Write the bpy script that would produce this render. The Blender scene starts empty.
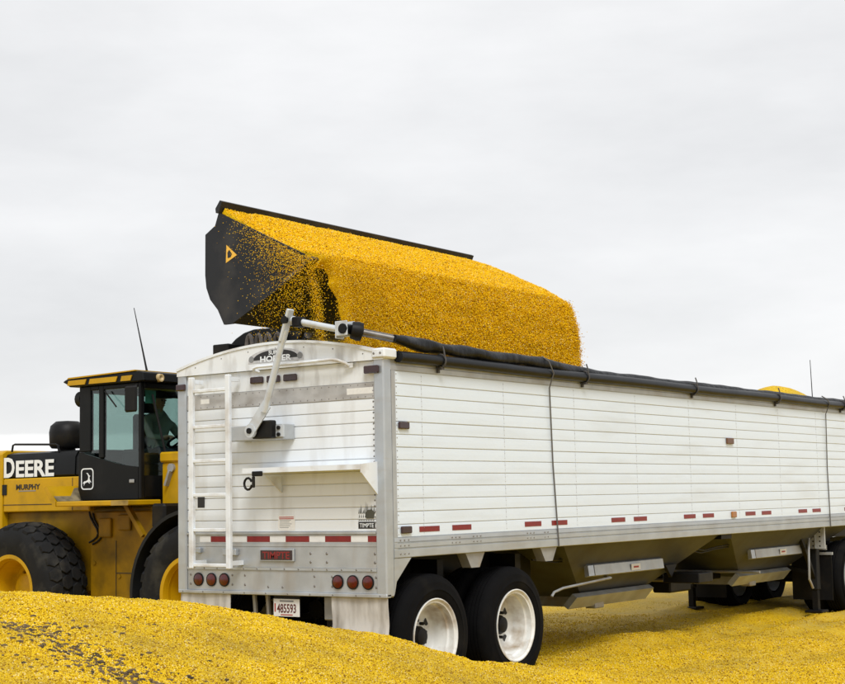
import bpy, math, random
import numpy as np
from mathutils import Vector, Matrix
random.seed(7); RNG = np.random.default_rng(7)
R = math.radians
scene = bpy.context.scene
COL = scene.collection

# ------------------------------------------------------------------ camera
FPX = 1506.26
CAM = np.array([7.769, -10.387, 1.768])
YAW, PITCH, ROLL = .617, .104, -.020
_f = np.array([-math.sin(YAW)*math.cos(PITCH), math.cos(YAW)*math.cos(PITCH), math.sin(PITCH)])
_r = np.array([math.cos(YAW), math.sin(YAW), 0.]); _u = np.cross(_r, _f)
CR = math.cos(ROLL)*_r+math.sin(ROLL)*_u; CU = -math.sin(ROLL)*_r+math.cos(ROLL)*_u
cd = bpy.data.cameras.new('camera'); cam = bpy.data.objects.new('camera', cd); COL.objects.link(cam)
M4 = Matrix.Identity(4)
for i in range(3):
    M4[i][0], M4[i][1], M4[i][2], M4[i][3] = CR[i], CU[i], -_f[i], CAM[i]
cam.matrix_world = M4
cd.sensor_width = 36; cd.lens = 36*FPX/845; cd.clip_end = 6000; cd.clip_start = .1
scene.camera = cam
scene.render.resolution_x = 1024; scene.render.resolution_y = 829

# ------------------------------------------------------------------ sky
SUN = Vector((.62, -.62, 1.02)).normalized()
w = bpy.data.worlds.new('World'); scene.world = w; w.use_nodes = True
nt = w.node_tree; nt.nodes.clear()
def N(t, **k):
    n = nt.nodes.new(t)
    for a, b in k.items(): setattr(n, a, b)
    return n
out = N('ShaderNodeOutputWorld'); bg = N('ShaderNodeBackground'); bg.inputs[1].default_value = .10
sky = N('ShaderNodeTexSky', sky_type='NISHITA', sun_disc=False)
sky.sun_elevation = math.asin(SUN.z); sky.sun_rotation = math.atan2(SUN.x, SUN.y)
tc = N('ShaderNodeTexCoord'); mp = N('ShaderNodeMapping'); mp.inputs['Scale'].default_value = (1, 1, 3.2)
nz = N('ShaderNodeTexNoise'); nz.inputs['Scale'].default_value = 2.3; nz.inputs['Detail'].default_value = 7; nz.inputs['Roughness'].default_value = .56
cr = N('ShaderNodeValToRGB')
cr.color_ramp.elements[0].position = .34; cr.color_ramp.elements[0].color = (.485, .488, .494, 1)
cr.color_ramp.elements[1].position = .66; cr.color_ramp.elements[1].color = (.608, .608, .611, 1)
mul = N('ShaderNodeVectorMath', operation='SCALE'); mul.inputs['Scale'].default_value = 10.0
sep = N('ShaderNodeSeparateXYZ')
# bright break under the cloud base, close to the horizon
nz2 = N('ShaderNodeTexNoise'); nz2.inputs['Scale'].default_value = 9; nz2.inputs['Detail'].default_value = 3
edge = N('ShaderNodeMath', operation='MULTIPLY_ADD'); edge.inputs[1].default_value = .022; 
sub = N('ShaderNodeMath', operation='SUBTRACT')
mr = N('ShaderNodeMapRange'); mr.inputs['From Min'].default_value = .0475; mr.inputs['From Max'].default_value = .0495
mr.inputs['To Min'].default_value = 1; mr.inputs['To Max'].default_value = 0
mixb = N('ShaderNodeMix', data_type='RGBA'); mixb.inputs[7].default_value = (6.6, 6.6, 6.62, 1)
mixs = N('ShaderNodeMix', data_type='RGBA'); mixs.inputs[0].default_value = .96
L = nt.links.new
L(tc.outputs['Generated'], mp.inputs[0]); L(mp.outputs[0], nz.inputs['Vector']); L(nz.outputs[0], cr.inputs[0])
L(cr.outputs[0], mul.inputs[0]); L(tc.outputs['Generated'], sep.inputs[0]); L(tc.outputs['Generated'], nz2.inputs['Vector'])
L(nz2.outputs[0], edge.inputs[0]); edge.inputs[2].default_value = -.011
L(sep.outputs[2], sub.inputs[0]); L(edge.outputs[0], sub.inputs[1]); L(sub.outputs[0], mr.inputs[0])
L(mr.outputs[0], mixb.inputs[0]); L(mul.outputs[0], mixb.inputs[6])
L(sky.outputs[0], mixs.inputs[6]); L(mixb.outputs[2], mixs.inputs[7]); L(mixs.outputs[2], bg.inputs[0]); L(bg.outputs[0], out.inputs[0])

# ------------------------------------------------------------------ sun (soft, behind thin cloud)
sd = bpy.data.lights.new('sun', 'SUN'); so = bpy.data.objects.new('sun', sd); COL.objects.link(so)
sd.energy = 1.5; sd.angle = R(22); sd.color = (1, .985, .96)
so.rotation_euler = (-SUN).to_track_quat('-Z', 'Y').to_euler(); so.location = (20, -13, 24)

scene.view_settings.view_transform = 'Standard'; scene.view_settings.look = 'None'
scene.view_settings.exposure = 0.70; scene.view_settings.gamma = 1
scene.render.engine = 'CYCLES'

# ------------------------------------------------------------------ pixel helpers (photo pixel -> point on a known plane)
def _ray(x, y): return _f+CR*(x-422.5)/FPX-CU*(y-342)/FPX
def onX(x, y, X): d = _ray(x, y); return CAM+d*((X-CAM[0])/d[0])
def onY(x, y, Y): d = _ray(x, y); return CAM+d*((Y-CAM[1])/d[1])
def onZ(x, y, Z): d = _ray(x, y); return CAM+d*((Z-CAM[2])/d[2])

# ------------------------------------------------------------------ materials
MATS = {}
def mat(name, col, rough=.5, metal=0., noise=None, bump=None, spec=.5, dirt=None, coat=0., emit=None):
    """noise=(scale, amount) value variation; bump=(scale, strength, distance); dirt=(scale, colour, lo, hi[, zstretch])"""
    if name in MATS: return MATS[name]
    m = bpy.data.materials.new(name); m.use_nodes = True; MATS[name] = m
    t = m.node_tree; b = t.nodes['Principled BSDF']
    b.inputs['Base Color'].default_value = (*col, 1); b.inputs['Roughness'].default_value = rough
    b.inputs['Metallic'].default_value = metal; b.inputs['Specular IOR Level'].default_value = spec
    b.inputs['Coat Weight'].default_value = coat; b.inputs['Coat Roughness'].default_value = .15
    tc = t.nodes.new('ShaderNodeTexCoord'); src = None
    def noise_node(s, det=4, st=None):
        n = t.nodes.new('ShaderNodeTexNoise'); n.inputs['Scale'].default_value = s; n.inputs['Detail'].default_value = det
        if st:
            mm = t.nodes.new('ShaderNodeMapping'); mm.inputs['Scale'].default_value = st
            t.links.new(tc.outputs['Object'], mm.inputs[0]); t.links.new(mm.outputs[0], n.inputs['Vector'])
        else: t.links.new(tc.outputs['Object'], n.inputs['Vector'])
        return n
    if noise:
        n = noise_node(noise[0]); r = t.nodes.new('ShaderNodeValToRGB')
        a = noise[1]
        r.color_ramp.elements[0].position = .3; r.color_ramp.elements[1].position = .7
        r.color_ramp.elements[0].color = (*[c*(1-a) for c in col], 1); r.color_ramp.elements[1].color = (*[min(1, c*(1+a)) for c in col], 1)
        t.links.new(n.outputs[0], r.inputs[0]); src = r.outputs[0]
        mr = t.nodes.new('ShaderNodeMapRange'); mr.inputs['To Min'].default_value = max(.05, rough-.1); mr.inputs['To Max'].default_value = min(1, rough+.12)
        t.links.new(n.outputs[0], mr.inputs[0]); t.links.new(mr.outputs[0], b.inputs['Roughness'])
    if dirt:
        n = noise_node(dirt[0], 6, dirt[4] if len(dirt) > 4 else None)
        mr = t.nodes.new('ShaderNodeMapRange'); mr.inputs['From Min'].default_value = dirt[2]; mr.inputs['From Max'].default_value = dirt[3]
        t.links.new(n.outputs[0], mr.inputs[0])
        mx = t.nodes.new('ShaderNodeMix'); mx.data_type = 'RGBA'; t.links.new(mr.outputs[0], mx.inputs[0])
        if src: t.links.new(src, mx.inputs[6])
        else: mx.inputs[6].default_value = (*col, 1)
        mx.inputs[7].default_value = (*dirt[1], 1); src = mx.outputs[2]
    if src: t.links.new(src, b.inputs['Base Color'])
    if bump:
        n = noise_node(bump[0], 5); bp = t.nodes.new('ShaderNodeBump'); bp.inputs['Strength'].default_value = bump[1]; bp.inputs['Distance'].default_value = bump[2]
        t.links.new(n.outputs[0], bp.inputs['Height']); t.links.new(bp.outputs[0], b.inputs['Normal'])
    if emit: b.inputs['Emission Color'].default_value = (*emit[0], 1); b.inputs['Emission Strength'].default_value = emit[1]
    return m

WHITE = mat('white_panel_paint', (.69, .77, .855), .30, dirt=(1.2, (.56, .60, .62), .54, .92, (1, .5, 4)), bump=(2.2, .25, .03))
WHITE_DIRTY = mat('white_rear_paint', (.74, .78, .815), .38, dirt=(2.2, (.46, .45, .42), .50, .94, (2.2, 1, .45)), bump=(3, .08, .02))
ARMWHITE = mat('white_arm_paint', (.74, .785, .83), .4, dirt=(5, (.42, .37, .30), .48, .82))
ARMGREY = mat('grey_arm_paint', (.56, .60, .635), .38, .25, dirt=(5, (.34, .29, .22), .50, .82))
CAPWHITE = mat('cap_white', (.73, .765, .795), .42, dirt=(3.5, (.38, .37, .35), .50, .86, (2.5, 1, .8)))
ALU = mat('brushed_aluminium', (.46, .495, .53), .38, .6, noise=(4, .10), dirt=(3, (.40, .385, .36), .52, .86, (1, .4, 3)))
ALU_DULL = mat('dull_aluminium', (.44, .465, .485), .45, .45, noise=(5, .14), dirt=(2.5, (.34, .31, .27), .48, .85, (2, 1, .5)))
STEEL = mat('galvanised_steel', (.34, .345, .345), .5, .4, noise=(8, .15), dirt=(3, (.30, .22, .12), .5, .8))
HOPPER = mat('hopper_sheet', (.058, .065, .078), .5, .15, noise=(2, .12), dirt=(2, (.035, .034, .033), .42, .8), bump=(1.5, .25, .03))
BLACKSTEEL = mat('black_steel', (.006, .006, .0065), .5, spec=.2, dirt=(4, (.025, .02, .013), .52, .85))
RUBBER = mat('tyre_rubber', (.0035, .0035, .004), .85, spec=.12, noise=(9, .35), dirt=(3, (.016, .014, .010), .55, .9), bump=(60, .15, .004))
LRUBBER = mat('loader_tyre_rubber', (.010, .0105, .0115), .8, spec=.2, noise=(6, .3), dirt=(4, (.06, .056, .045), .50, .85), bump=(40, .2, .006))
TARP = mat('black_vinyl', (.007, .008, .010), .42, spec=.2, noise=(6, .3), bump=(9, .5, .03), dirt=(7, (.06, .06, .06), .6, .9))
TARP2 = mat('black_tube_plastic', (.007, .008, .010), .36, spec=.22, noise=(3, .25), bump=(2.5, .2, .02))
RIM = mat('white_rim_paint', (.74, .75, .73), .42, dirt=(5, (.30, .22, .13), .46, .74))
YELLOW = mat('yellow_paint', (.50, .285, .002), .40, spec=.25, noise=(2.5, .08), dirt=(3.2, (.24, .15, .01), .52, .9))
YELLOW_D = mat('shaded_dirty_chassis_yellow', (.24, .134, .002), .5, spec=.2, noise=(2.5, .12), dirt=(3.0, (.05, .033, .006), .45, .80))  # loader yellow darkened for shade low on the chassis, with brown dirt mottling
LBLACK = mat('black_cab_and_backlit_boom', (.005, .0057, .0062), .36, noise=(3, .2), spec=.16, dirt=(3, (.014, .014, .0135), .55, .9))
DARKGREY = mat('dark_grey_plastic', (.009, .010, .011), .55, spec=.25, noise=(5, .2))
BUCKET = mat('bucket_steel', (.013, .0145, .018), .48, .0, spec=.3, noise=(2.5, .25), dirt=(3.5, (.05, .047, .044), .5, .85), bump=(5, .15, .01))
WORN = mat('worn_steel', (.16, .15, .14), .4, .8, noise=(12, .3))
RED = mat('red_lens', (.085, .003, .003), .22, noise=(60, .3), coat=.3)
REDDARK = mat('dark_red_lens', (.028, .006, .006), .25, coat=.3)
REDTAPE = mat('red_tape', (.20, .008, .009), .35, noise=(20, .15))
WHITETAPE = mat('white_tape', (.72, .73, .73), .3, noise=(20, .05))
AMBER = mat('amber_lens', (.34, .13, .02), .25, coat=.3)
SEAM = mat('seam_backing', (.58, .59, .60), .7)
PRINTB = mat('black_print', (.012, .012, .013), .5)
PRINTG = mat('grey_print', (.22, .23, .24), .5)
PRINTW = mat('white_print', (.75, .79, .82), .45)
PRINTR = mat('red_print', (.36, .03, .02), .5)
STICKER = mat('sticker_white', (.72, .72, .70), .45, noise=(40, .05))
STICKY = mat('sticker_yellow', (.80, .46, .05), .45)
RIVET = mat('rivet_grey', (.20, .19, .18), .5, .5)
SKIN = mat('skin', (.46, .27, .19), .55); SHIRT = mat('green_grey_shirt', (.30, .36, .31), .85, bump=(14, .5, .02))
TROUSERS = mat('dark_trousers', (.04, .05, .07), .9); HAIR = mat('dark_cap', (.03, .03, .03), .8)
SEATM = mat('black_seat_fabric', (.02, .02, .021), .85)

def glass_mat():
    m = bpy.data.materials.new('tinted_cab_glass'); m.use_nodes = True; t = m.node_tree; t.nodes.clear()
    o = t.nodes.new('ShaderNodeOutputMaterial'); mx = t.nodes.new('ShaderNodeMixShader'); tr = t.nodes.new('ShaderNodeBsdfTransparent')
    gl = t.nodes.new('ShaderNodeBsdfGlossy'); fr = t.nodes.new('ShaderNodeMapRange'); lwt = t.nodes.new('ShaderNodeLayerWeight'); lwt.inputs[0].default_value = .25; t.links.new(lwt.outputs['Facing'], fr.inputs[0]); fr.inputs['From Min'].default_value = .1; fr.inputs['To Min'].default_value = .03; fr.inputs['To Max'].default_value = .5
    tr.inputs[0].default_value = (.68, .775, .755, 1); gl.inputs['Roughness'].default_value = .03
    t.links.new(fr.outputs[0], mx.inputs[0]); t.links.new(tr.outputs[0], mx.inputs[1]); t.links.new(gl.outputs[0], mx.inputs[2]); t.links.new(mx.outputs[0], o.inputs[0])
    return m
GLASS = glass_mat()

def corn_mat(name, scale=85, bumpd=.012, dust=True):
    m = bpy.data.materials.new(name); m.use_nodes = True; t = m.node_tree; b = t.nodes['Principled BSDF']
    tc = t.nodes.new('ShaderNodeTexCoord'); v = t.nodes.new('ShaderNodeTexVoronoi'); v.inputs['Scale'].default_value = scale
    t.links.new(tc.outputs['Object'], v.inputs['Vector'])
    r = t.nodes.new('ShaderNodeValToRGB'); e = r.color_ramp.elements
    e[0].position = 0; e[0].color = (.42, .22, .004, 1); e[1].position = 1; e[1].color = (.78, .58, .10, 1)
    for p, c in ((.18, (.60, .365, .005)), (.55, (.72, .455, .006)), (.85, (.77, .52, .02))):
        q = e.new(p); q.color = (*c, 1)
    sp = t.nodes.new('ShaderNodeSeparateColor'); t.links.new(v.outputs['Color'], sp.inputs[0]); t.links.new(sp.outputs[0], r.inputs[0])
    n = t.nodes.new('ShaderNodeTexNoise'); n.inputs['Scale'].default_value = .9; n.inputs['Detail'].default_value = 7; t.links.new(tc.outputs['Object'], n.inputs['Vector'])
    mr = t.nodes.new('ShaderNodeMapRange'); mr.inputs['From Min'].default_value = .42; mr.inputs['From Max'].default_value = .78
    if not dust: mr.inputs['To Min'].default_value = .55
    t.links.new(n.outputs[0], mr.inputs[0])
    mx = t.nodes.new('ShaderNodeMix'); mx.data_type = 'RGBA'; t.links.new(mr.outputs[0], mx.inputs[0]); t.links.new(r.outputs[0], mx.inputs[6])
    mx.inputs[7].default_value = (.46, .33, .07, 1) if dust else (.90, .545, .004, 1)
    t.links.new(mx.outputs[2], b.inputs['Base Color']); b.inputs['Roughness'].default_value = .55; b.inputs['Specular IOR Level'].default_value = .12
    bp = t.nodes.new('ShaderNodeBump'); bp.inputs['Strength'].default_value = .9; bp.inputs['Distance'].default_value = bumpd; bp.invert = True
    t.links.new(v.outputs['Distance'], bp.inputs['Height']); t.links.new(bp.outputs[0], b.inputs['Normal'])
    return m
CORN = corn_mat('corn_surface'); CORNFLOW = corn_mat('corn_stream', 75, .006, False)
def kernel_mat(name, c3, spec, tr):
    m = bpy.data.materials.new(name); m.use_nodes = True; t = m.node_tree; b = t.nodes['Principled BSDF']
    oi = t.nodes.new('ShaderNodeObjectInfo'); r = t.nodes.new('ShaderNodeValToRGB'); e = r.color_ramp.elements
    e[0].position = 0; e[0].color = (.20, .085, .012, 1); e[1].position = 1; e[1].color = (.84, .70, .33, 1)
    for p, c in ((.05, (.30, .14, .010)), (.22, c3[0]), (.60, c3[1]), (.90, c3[2])):
        q = e.new(p); q.color = (*c, 1)
    n = t.nodes.new('ShaderNodeTexNoise'); n.inputs['Scale'].default_value = 1.1; n.inputs['Detail'].default_value = 6; n.inputs['Roughness'].default_value = .62
    t.links.new(oi.outputs['Location'], n.inputs['Vector']); t.links.new(oi.outputs['Random'], r.inputs[0])
    mr = t.nodes.new('ShaderNodeMapRange'); mr.inputs['From Min'].default_value = .46; mr.inputs['From Max'].default_value = .76; mr.inputs['To Max'].default_value = .65
    sx = t.nodes.new('ShaderNodeSeparateXYZ'); t.links.new(oi.outputs['Location'], sx.inputs[0])
    gz = t.nodes.new('ShaderNodeMath'); gz.operation = 'LESS_THAN'; gz.inputs[1].default_value = 2.0; t.links.new(sx.outputs[2], gz.inputs[0])   # only corn lying on the ground is dirty
    ml = t.nodes.new('ShaderNodeMath'); ml.operation = 'MULTIPLY'; t.links.new(n.outputs[0], mr.inputs[0]); t.links.new(mr.outputs[0], ml.inputs[0]); t.links.new(gz.outputs[0], ml.inputs[1])
    mx = t.nodes.new('ShaderNodeMix'); mx.data_type = 'RGBA'; t.links.new(ml.outputs[0], mx.inputs[0]); t.links.new(r.outputs[0], mx.inputs[6]); mx.inputs[7].default_value = (.27, .18, .035, 1)
    t.links.new(mx.outputs[2], b.inputs['Base Color']); b.inputs['Roughness'].default_value = .45; b.inputs['Specular IOR Level'].default_value = spec
    tl = t.nodes.new('ShaderNodeBsdfTranslucent'); tl.inputs[0].default_value = (.95, .52, .02, 1); ms = t.nodes.new('ShaderNodeMixShader'); ms.inputs[0].default_value = .08
    o = t.nodes['Material Output']; t.links.new(b.outputs[0], ms.inputs[1]); t.links.new(tl.outputs[0], ms.inputs[2]); t.links.new(ms.outputs[0], o.inputs[0])
    return m
KERNEL = kernel_mat('corn_kernel', ((.66, .415, .004), (.76, .51, .006), (.80, .57, .03)), .12, .08)
KERNEL_FRESH = kernel_mat('fresh_corn_kernel', ((.86, .47, .003), (.92, .57, .004), (.94, .65, .012)), .08, .06)

# ------------------------------------------------------------------ mesh builder
class MB:
    def __init__(s): s.v = []; s.f = []
    def add(s, vs, fs):
        o = len(s.v); s.v += [tuple(float(c) for c in q) for q in vs]; s.f += [tuple(i+o for i in f) for f in fs]; return s
    def box(s, x0, x1, y0, y1, z0, z1, rot=None, about=None):
        c = [(x, y, z) for x in (x0, x1) for y in (y0, y1) for z in (z0, z1)]
        if rot is not None:
            a = Vector(about if about else ((x0+x1)/2, (y0+y1)/2, (z0+z1)/2)); c = [tuple(rot@(Vector(q)-a)+a) for q in c]
        return s.add(c, [(0, 1, 3, 2), (4, 6, 7, 5), (0, 4, 5, 1), (2, 3, 7, 6), (0, 2, 6, 4), (1, 5, 7, 3)])
    def bar(s, a, b, wd, ht, up=(0, 0, 1)):
        a, b = Vector([float(q) for q in a]), Vector([float(q) for q in b]); d = (b-a).normalized(); sd_ = d.cross(Vector(up)).normalized(); u_ = sd_.cross(d)
        c = [p+sd_*(sx*wd/2)+u_*(sz*ht/2) for p in (a, b) for sx in (-1, 1) for sz in (-1, 1)]
        return s.add(c, [(0, 1, 3, 2), (4, 6, 7, 5), (0, 4, 5, 1), (2, 3, 7, 6), (0, 2, 6, 4), (1, 5, 7, 3)])
    def prism(s, poly, axis, a, b):
        """poly: 2-D points; axis 'x': (y,z), 'y': (x,z), 'z': (x,y)"""
        n = len(poly)
        def P(q, t): return {'x': (t, q[0], q[1]), 'y': (q[0], t, q[1]), 'z': (q[0], q[1], t)}[axis]
        s.add([P(q, a) for q in poly]+[P(q, b) for q in poly], [tuple(range(n))[::-1], tuple(range(n, 2*n))]+[(i, (i+1) % n, n+(i+1) % n, n+i) for i in range(n)])
        return s
    def tube(s, pts, r, seg=10, cap=True):
        pts = [Vector([float(c) for c in q]) for q in pts]; n = len(pts)
        rs = r if hasattr(r, '__len__') else [r]*n
        o = len(s.v); ref = None
        for i, q in enumerate(pts):
            d = (pts[min(i+1, n-1)]-pts[max(i-1, 0)]).normalized()
            if ref is None: ref = Vector((0, 0, 1)) if abs(d.z) < .9 else Vector((1, 0, 0))
            a = (ref-d*ref.dot(d)).normalized(); b = d.cross(a); ref = a
            for k in range(seg):
                t = 2*math.pi*k/seg; s.v.append(tuple(q+a*(rs[i]*math.cos(t))+b*(rs[i]*math.sin(t))))
        for i in range(n-1):
            for k in range(seg):
                k2 = (k+1) % seg; s.f.append((o+i*seg+k, o+i*seg+k2, o+(i+1)*seg+k2, o+(i+1)*seg+k))
        if cap: s.f.append(tuple(o+k for k in range(seg))[::-1]); s.f.append(tuple(o+(n-1)*seg+k for k in range(seg)))
        return s
    def lathe(s, prof, c, axis='x', seg=48):
        """prof: (axial, radius) pairs"""
        o = len(s.v); n = len(prof)
        for k in range(seg):
            t = 2*math.pi*k/seg; ct, st = math.cos(t), math.sin(t)
            for a, r in prof:
                s.v.append({'x': (c[0]+a, c[1]+r*ct, c[2]+r*st), 'y': (c[0]+r*ct, c[1]+a, c[2]+r*st), 'z': (c[0]+r*ct, c[1]+r*st, c[2]+a)}[axis])
        for k in range(seg):
            k2 = (k+1) % seg
            for i in range(n-1): s.f.append((o+k*n+i, o+k*n+i+1, o+k2*n+i+1, o+k2*n+i))
        return s
    def build(s, name, m, parent=None, smooth=False, bevel=0, kind=None):
        me = bpy.data.meshes.new(name); me.from_pydata(s.v, [], s.f); me.materials.append(m)
        import bmesh
        bm = bmesh.new(); bm.from_mesh(me); bmesh.ops.recalc_face_normals(bm, faces=bm.faces)
        if bevel: bmesh.ops.bevel(bm, geom=list(bm.edges), offset=bevel, segments=1, affect='EDGES', clamp_overlap=True)
        bm.to_mesh(me); bm.free()
        o = bpy.data.objects.new(name, me); COL.objects.link(o)
        if smooth:
            me.polygons.foreach_set('use_smooth', [True]*len(me.polygons))
            try: me.set_sharp_from_angle(angle=R(42))
            except Exception: pass
        if parent: o.parent = parent
        if kind: o['kind'] = kind
        return o
def tag(o, label=None, cat=None, group=None, kind=None):
    for k, v in (('label', label), ('category', cat), ('group', group), ('kind', kind)):
        if v: o[k] = v
    return o
def empty(name, loc=(0, 0, 0)):
    o = bpy.data.objects.new(name, None); COL.objects.link(o); o.empty_display_size = .2
    o.location = loc; return o
def adopt(o, root):          # keep world placement under a root that is only translated
    o.parent = root; o.matrix_parent_inverse = Matrix.Translation(-root.location); return o

def text(name, s, size, m, parent, origin, right, up, bold=0., extrude=.0015, align='LEFT', sx=1.):
    c = bpy.data.curves.new(name, 'FONT'); c.body = s; c.size = size; c.extrude = extrude; c.offset = bold; c.align_x = align; c.resolution_u = 3
    t = bpy.data.objects.new('tmp', c); COL.objects.link(t); bpy.context.view_layer.update()
    me = bpy.data.meshes.new_from_object(t.evaluated_get(bpy.context.evaluated_depsgraph_get()))
    bpy.data.objects.remove(t); me.name = name; me.materials.clear(); me.materials.append(m)
    r_, u_ = Vector(right), Vector(up); n_ = r_.cross(u_); o_ = Vector([float(q) for q in origin])
    for v in me.vertices:
        q = v.co.copy(); v.co = o_+r_*(q.x*sx)+u_*q.y+n_*q.z
    o = bpy.data.objects.new(name, me); COL.objects.link(o); o.parent = parent; return o

# ------------------------------------------------------------------ noise
_T = RNG.random((256, 256))
def vnoise(x, y):
    xi = np.floor(x).astype(int); yi = np.floor(y).astype(int); fx = x-xi; fy = y-yi
    fx = fx*fx*(3-2*fx); fy = fy*fy*(3-2*fy)
    a = _T[xi % 256, yi % 256]; b = _T[(xi+1) % 256, yi % 256]; c = _T[xi % 256, (yi+1) % 256]; d = _T[(xi+1) % 256, (yi+1) % 256]
    return (a*(1-fx)+b*fx)*(1-fy)+(c*(1-fx)+d*fx)*fy-.5
def fbm(x, y, s, o=4):
    r = 0; a = 1
    for i in range(o): r = r+a*vnoise(x*s+17*i, y*s+31*i); s *= 2.07; a *= .5
    return r

# ------------------------------------------------------------------ ground
RID = [(-400, 566, 10.4), (-150, 578, 11.0), (0, 586, 11.3), (90, 592, 11.6), (183, 600.5, 12.0), (290, 617, 12.2), (390, 635, 12.4), (430, 645, 12.5), (470, 656, 12.75), (545, 665, 13.3), (620, 676, 13.6), (720, 690, 14.0), (900, 705, 14.4)]
ra, rd, rz = [], [], []
for px, py, d in RID:
    q = _ray(px, py); h = math.hypot(q[0], q[1]); az = math.atan2(q[0], q[1]); ra.append(az); rd.append(d); rz.append(CAM[2]+q[2]/h*d)
ra, rd, rz = map(np.array, (ra, rd, rz)); o_ = np.argsort(ra); ra, rd, rz = ra[o_], rd[o_], rz[o_]
rz = np.maximum(rz, .02)
def height(x, y, fine=True):
    x = np.asarray(x, float); y = np.asarray(y, float)
    dx, dy = x-CAM[0], y-CAM[1]; d = np.hypot(dx, dy); az = np.arctan2(dx, dy)
    Dc = np.interp(az, ra, rd); Zc = np.interp(az, ra, rz)
    Dc = Dc+.25*vnoise(az*9, az*0+3.3)
    t = d-Dc
    near = Zc+.115*np.minimum(t, 0)-.004*np.minimum(t, 0)**2*.6
    far = Zc-.30*np.maximum(t, 0)-.06*np.maximum(t, 0)**2*.4
    m = np.where(t < 0, near, far)-.05*np.exp(-(t/.35)**2)+.02
    base = .07+.07*fbm(x, y, .35, 3)+.06*fbm(x*1.6, y*.6, .9, 4)
    # wheel tracks left by the loader and trucks, running along the trailer
    for off, sl in ((1.05, .02), (1.85, .02), (3.3, -.06), (4.1, -.06), (-.3, .0), (-2.1, 0.0)):
        e = x-off-sl*y-.18*np.sin(y*.35+off); env = np.clip((y-2.6)/2.0, 0, 1)
        base = base+env*(-.075*np.exp(-(e/.24)**2)+.060*np.exp(-((np.abs(e)-.42)/.16)**2))*(.65+.7*vnoise(y*.8+off, x*0+off))
    k = .06
    h = np.maximum(m, base)+k*np.log1p(np.exp(-np.abs(m-base)/k))
    if fine:
        h = h+.055*fbm(x, y, .9, 2)*np.clip((d-5)/3, 0, 1)*(d < 40)+.030*fbm(x, y, 4.0, 4)
        tr = (x-tr0[0])*trn[0]+(y-tr0[1])*trn[1]+.35*vnoise(x*1.7, y*1.7); al = (x-tr0[0])*trd[0]+(y-tr0[1])*trd[1]
        env = np.clip((al+1.0)/.6, 0, 1)*np.clip((trl+1.2-al)/.6, 0, 1)
        h = h+env*(-.030*np.exp(-(tr/.22)**2)+.03*np.exp(-((tr-.45)/.28)**2))
    return h
# trough line of dirty corn: (0,608) to (140,684) in the photo, lying on the near slope
def on_slope(px, py):
    q = _ray(px, py); h = math.hypot(q[0], q[1]); q = q/h; lo, hi = 5., 14.
    for d in np.arange(5, 14, .02):
        p = CAM+q*d
        if p[2] < height(p[0], p[1], False): return p
    return CAM+q*9.
_a = on_slope(0, 609); _b = on_slope(140, 684)
tr0 = _a[:2]; trl = float(np.hypot(*(_b-_a)[:2])); trd = (_b-_a)[:2]/trl; trn = np.array([trd[1], -trd[0]])
if (CAM[:2]-tr0)@trn < 0: trn = -trn
def axis_grid(lo, hi, f0, f1, fine, grow=1.16, big=2.5):
    a = list(np.arange(f0, f1+1e-6, fine)); s = fine; x = a[-1]
    while x < hi: s = min(s*grow, big); x += s; a.append(x)
    s = fine; x = a[0]; pre = []
    while x > lo: s = min(s*grow, big); x -= s; pre.append(x)
    return np.array(pre[::-1]+a)
gx = axis_grid(-26, 24, -5.5, 4.6, .065); gy = axis_grid(-15, 33, -6.2, 6.5, .065)
X, Y = np.meshgrid(gx, gy, indexing='ij'); edge_r = np.maximum(np.abs(X+1)/25, np.abs(Y-8.5)/24)
Z = height(X, Y); Z = np.where(edge_r > .86, Z*np.clip((1-edge_r)/.14, 0, 1)-.2*np.clip((edge_r-.86)/.14, 0, 1), Z)
nx, ny = len(gx), len(gy); idx = np.arange(nx*ny).reshape(nx, ny)
F = np.stack([idx[:-1, :-1], idx[1:, :-1], idx[1:, 1:], idx[:-1, 1:]], -1).reshape(-1, 4)
me = bpy.data.meshes.new('corn_ground'); me.from_pydata(np.stack([X, Y, Z], -1).reshape(-1, 3).tolist(), [], F.tolist()); me.materials.append(CORN)
me.polygons.foreach_set('use_smooth', [True]*len(me.polygons))
cg = bpy.data.objects.new('corn_ground', me); COL.objects.link(cg); tag(cg, kind='structure')
GRAVEL = mat('pale_gravel', (.36, .34, .31), .9, noise=(.5, .15), bump=(12, .4, .03))
MB().add([(-3000, -3000, -.16), (3000, -3000, -.16), (3000, 3000, -.16), (-3000, 3000, -.16)], [(0, 1, 2, 3)]).build('ground', GRAVEL, kind='structure')

# far pile of corn beyond the trailer
def pile(name, cx, cy, rx, ry, hz, seed, label):
    n, mr_ = 40, 14; vs = []; fs = []
    for j in range(mr_+1):
        r = j/mr_
        for i in range(n):
            a = 2*math.pi*i/n; k = 1+.10*math.sin(3*a+seed)+.06*math.sin(7*a)
            vs.append((cx+rx*r*k*math.cos(a), cy+ry*r*k*math.sin(a), -.2+(hz+.2)*max(0, 1-r)**.9+.03*math.sin(5*a+9*r)*r*(1-r)*4))
    for j in range(mr_):
        for i in range(n): fs.append((j*n+i, j*n+(i+1) % n, (j+1)*n+(i+1) % n, (j+1)*n+i))
    b = MB(); b.v = vs; b.f = fs; o = b.build(name, CORN, smooth=True); tag(o, label, 'corn pile'); return o
pq = onZ(668, 559, .45); dq_ = (pq-CAM); pp = CAM+dq_*1.0
pile('corn_pile', pp[0]-1.0, pp[1]+1.5, 3.6, 2.2, .75, 1, 'low yellow heap of corn far behind the trailer, seen between its two hoppers')

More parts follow.
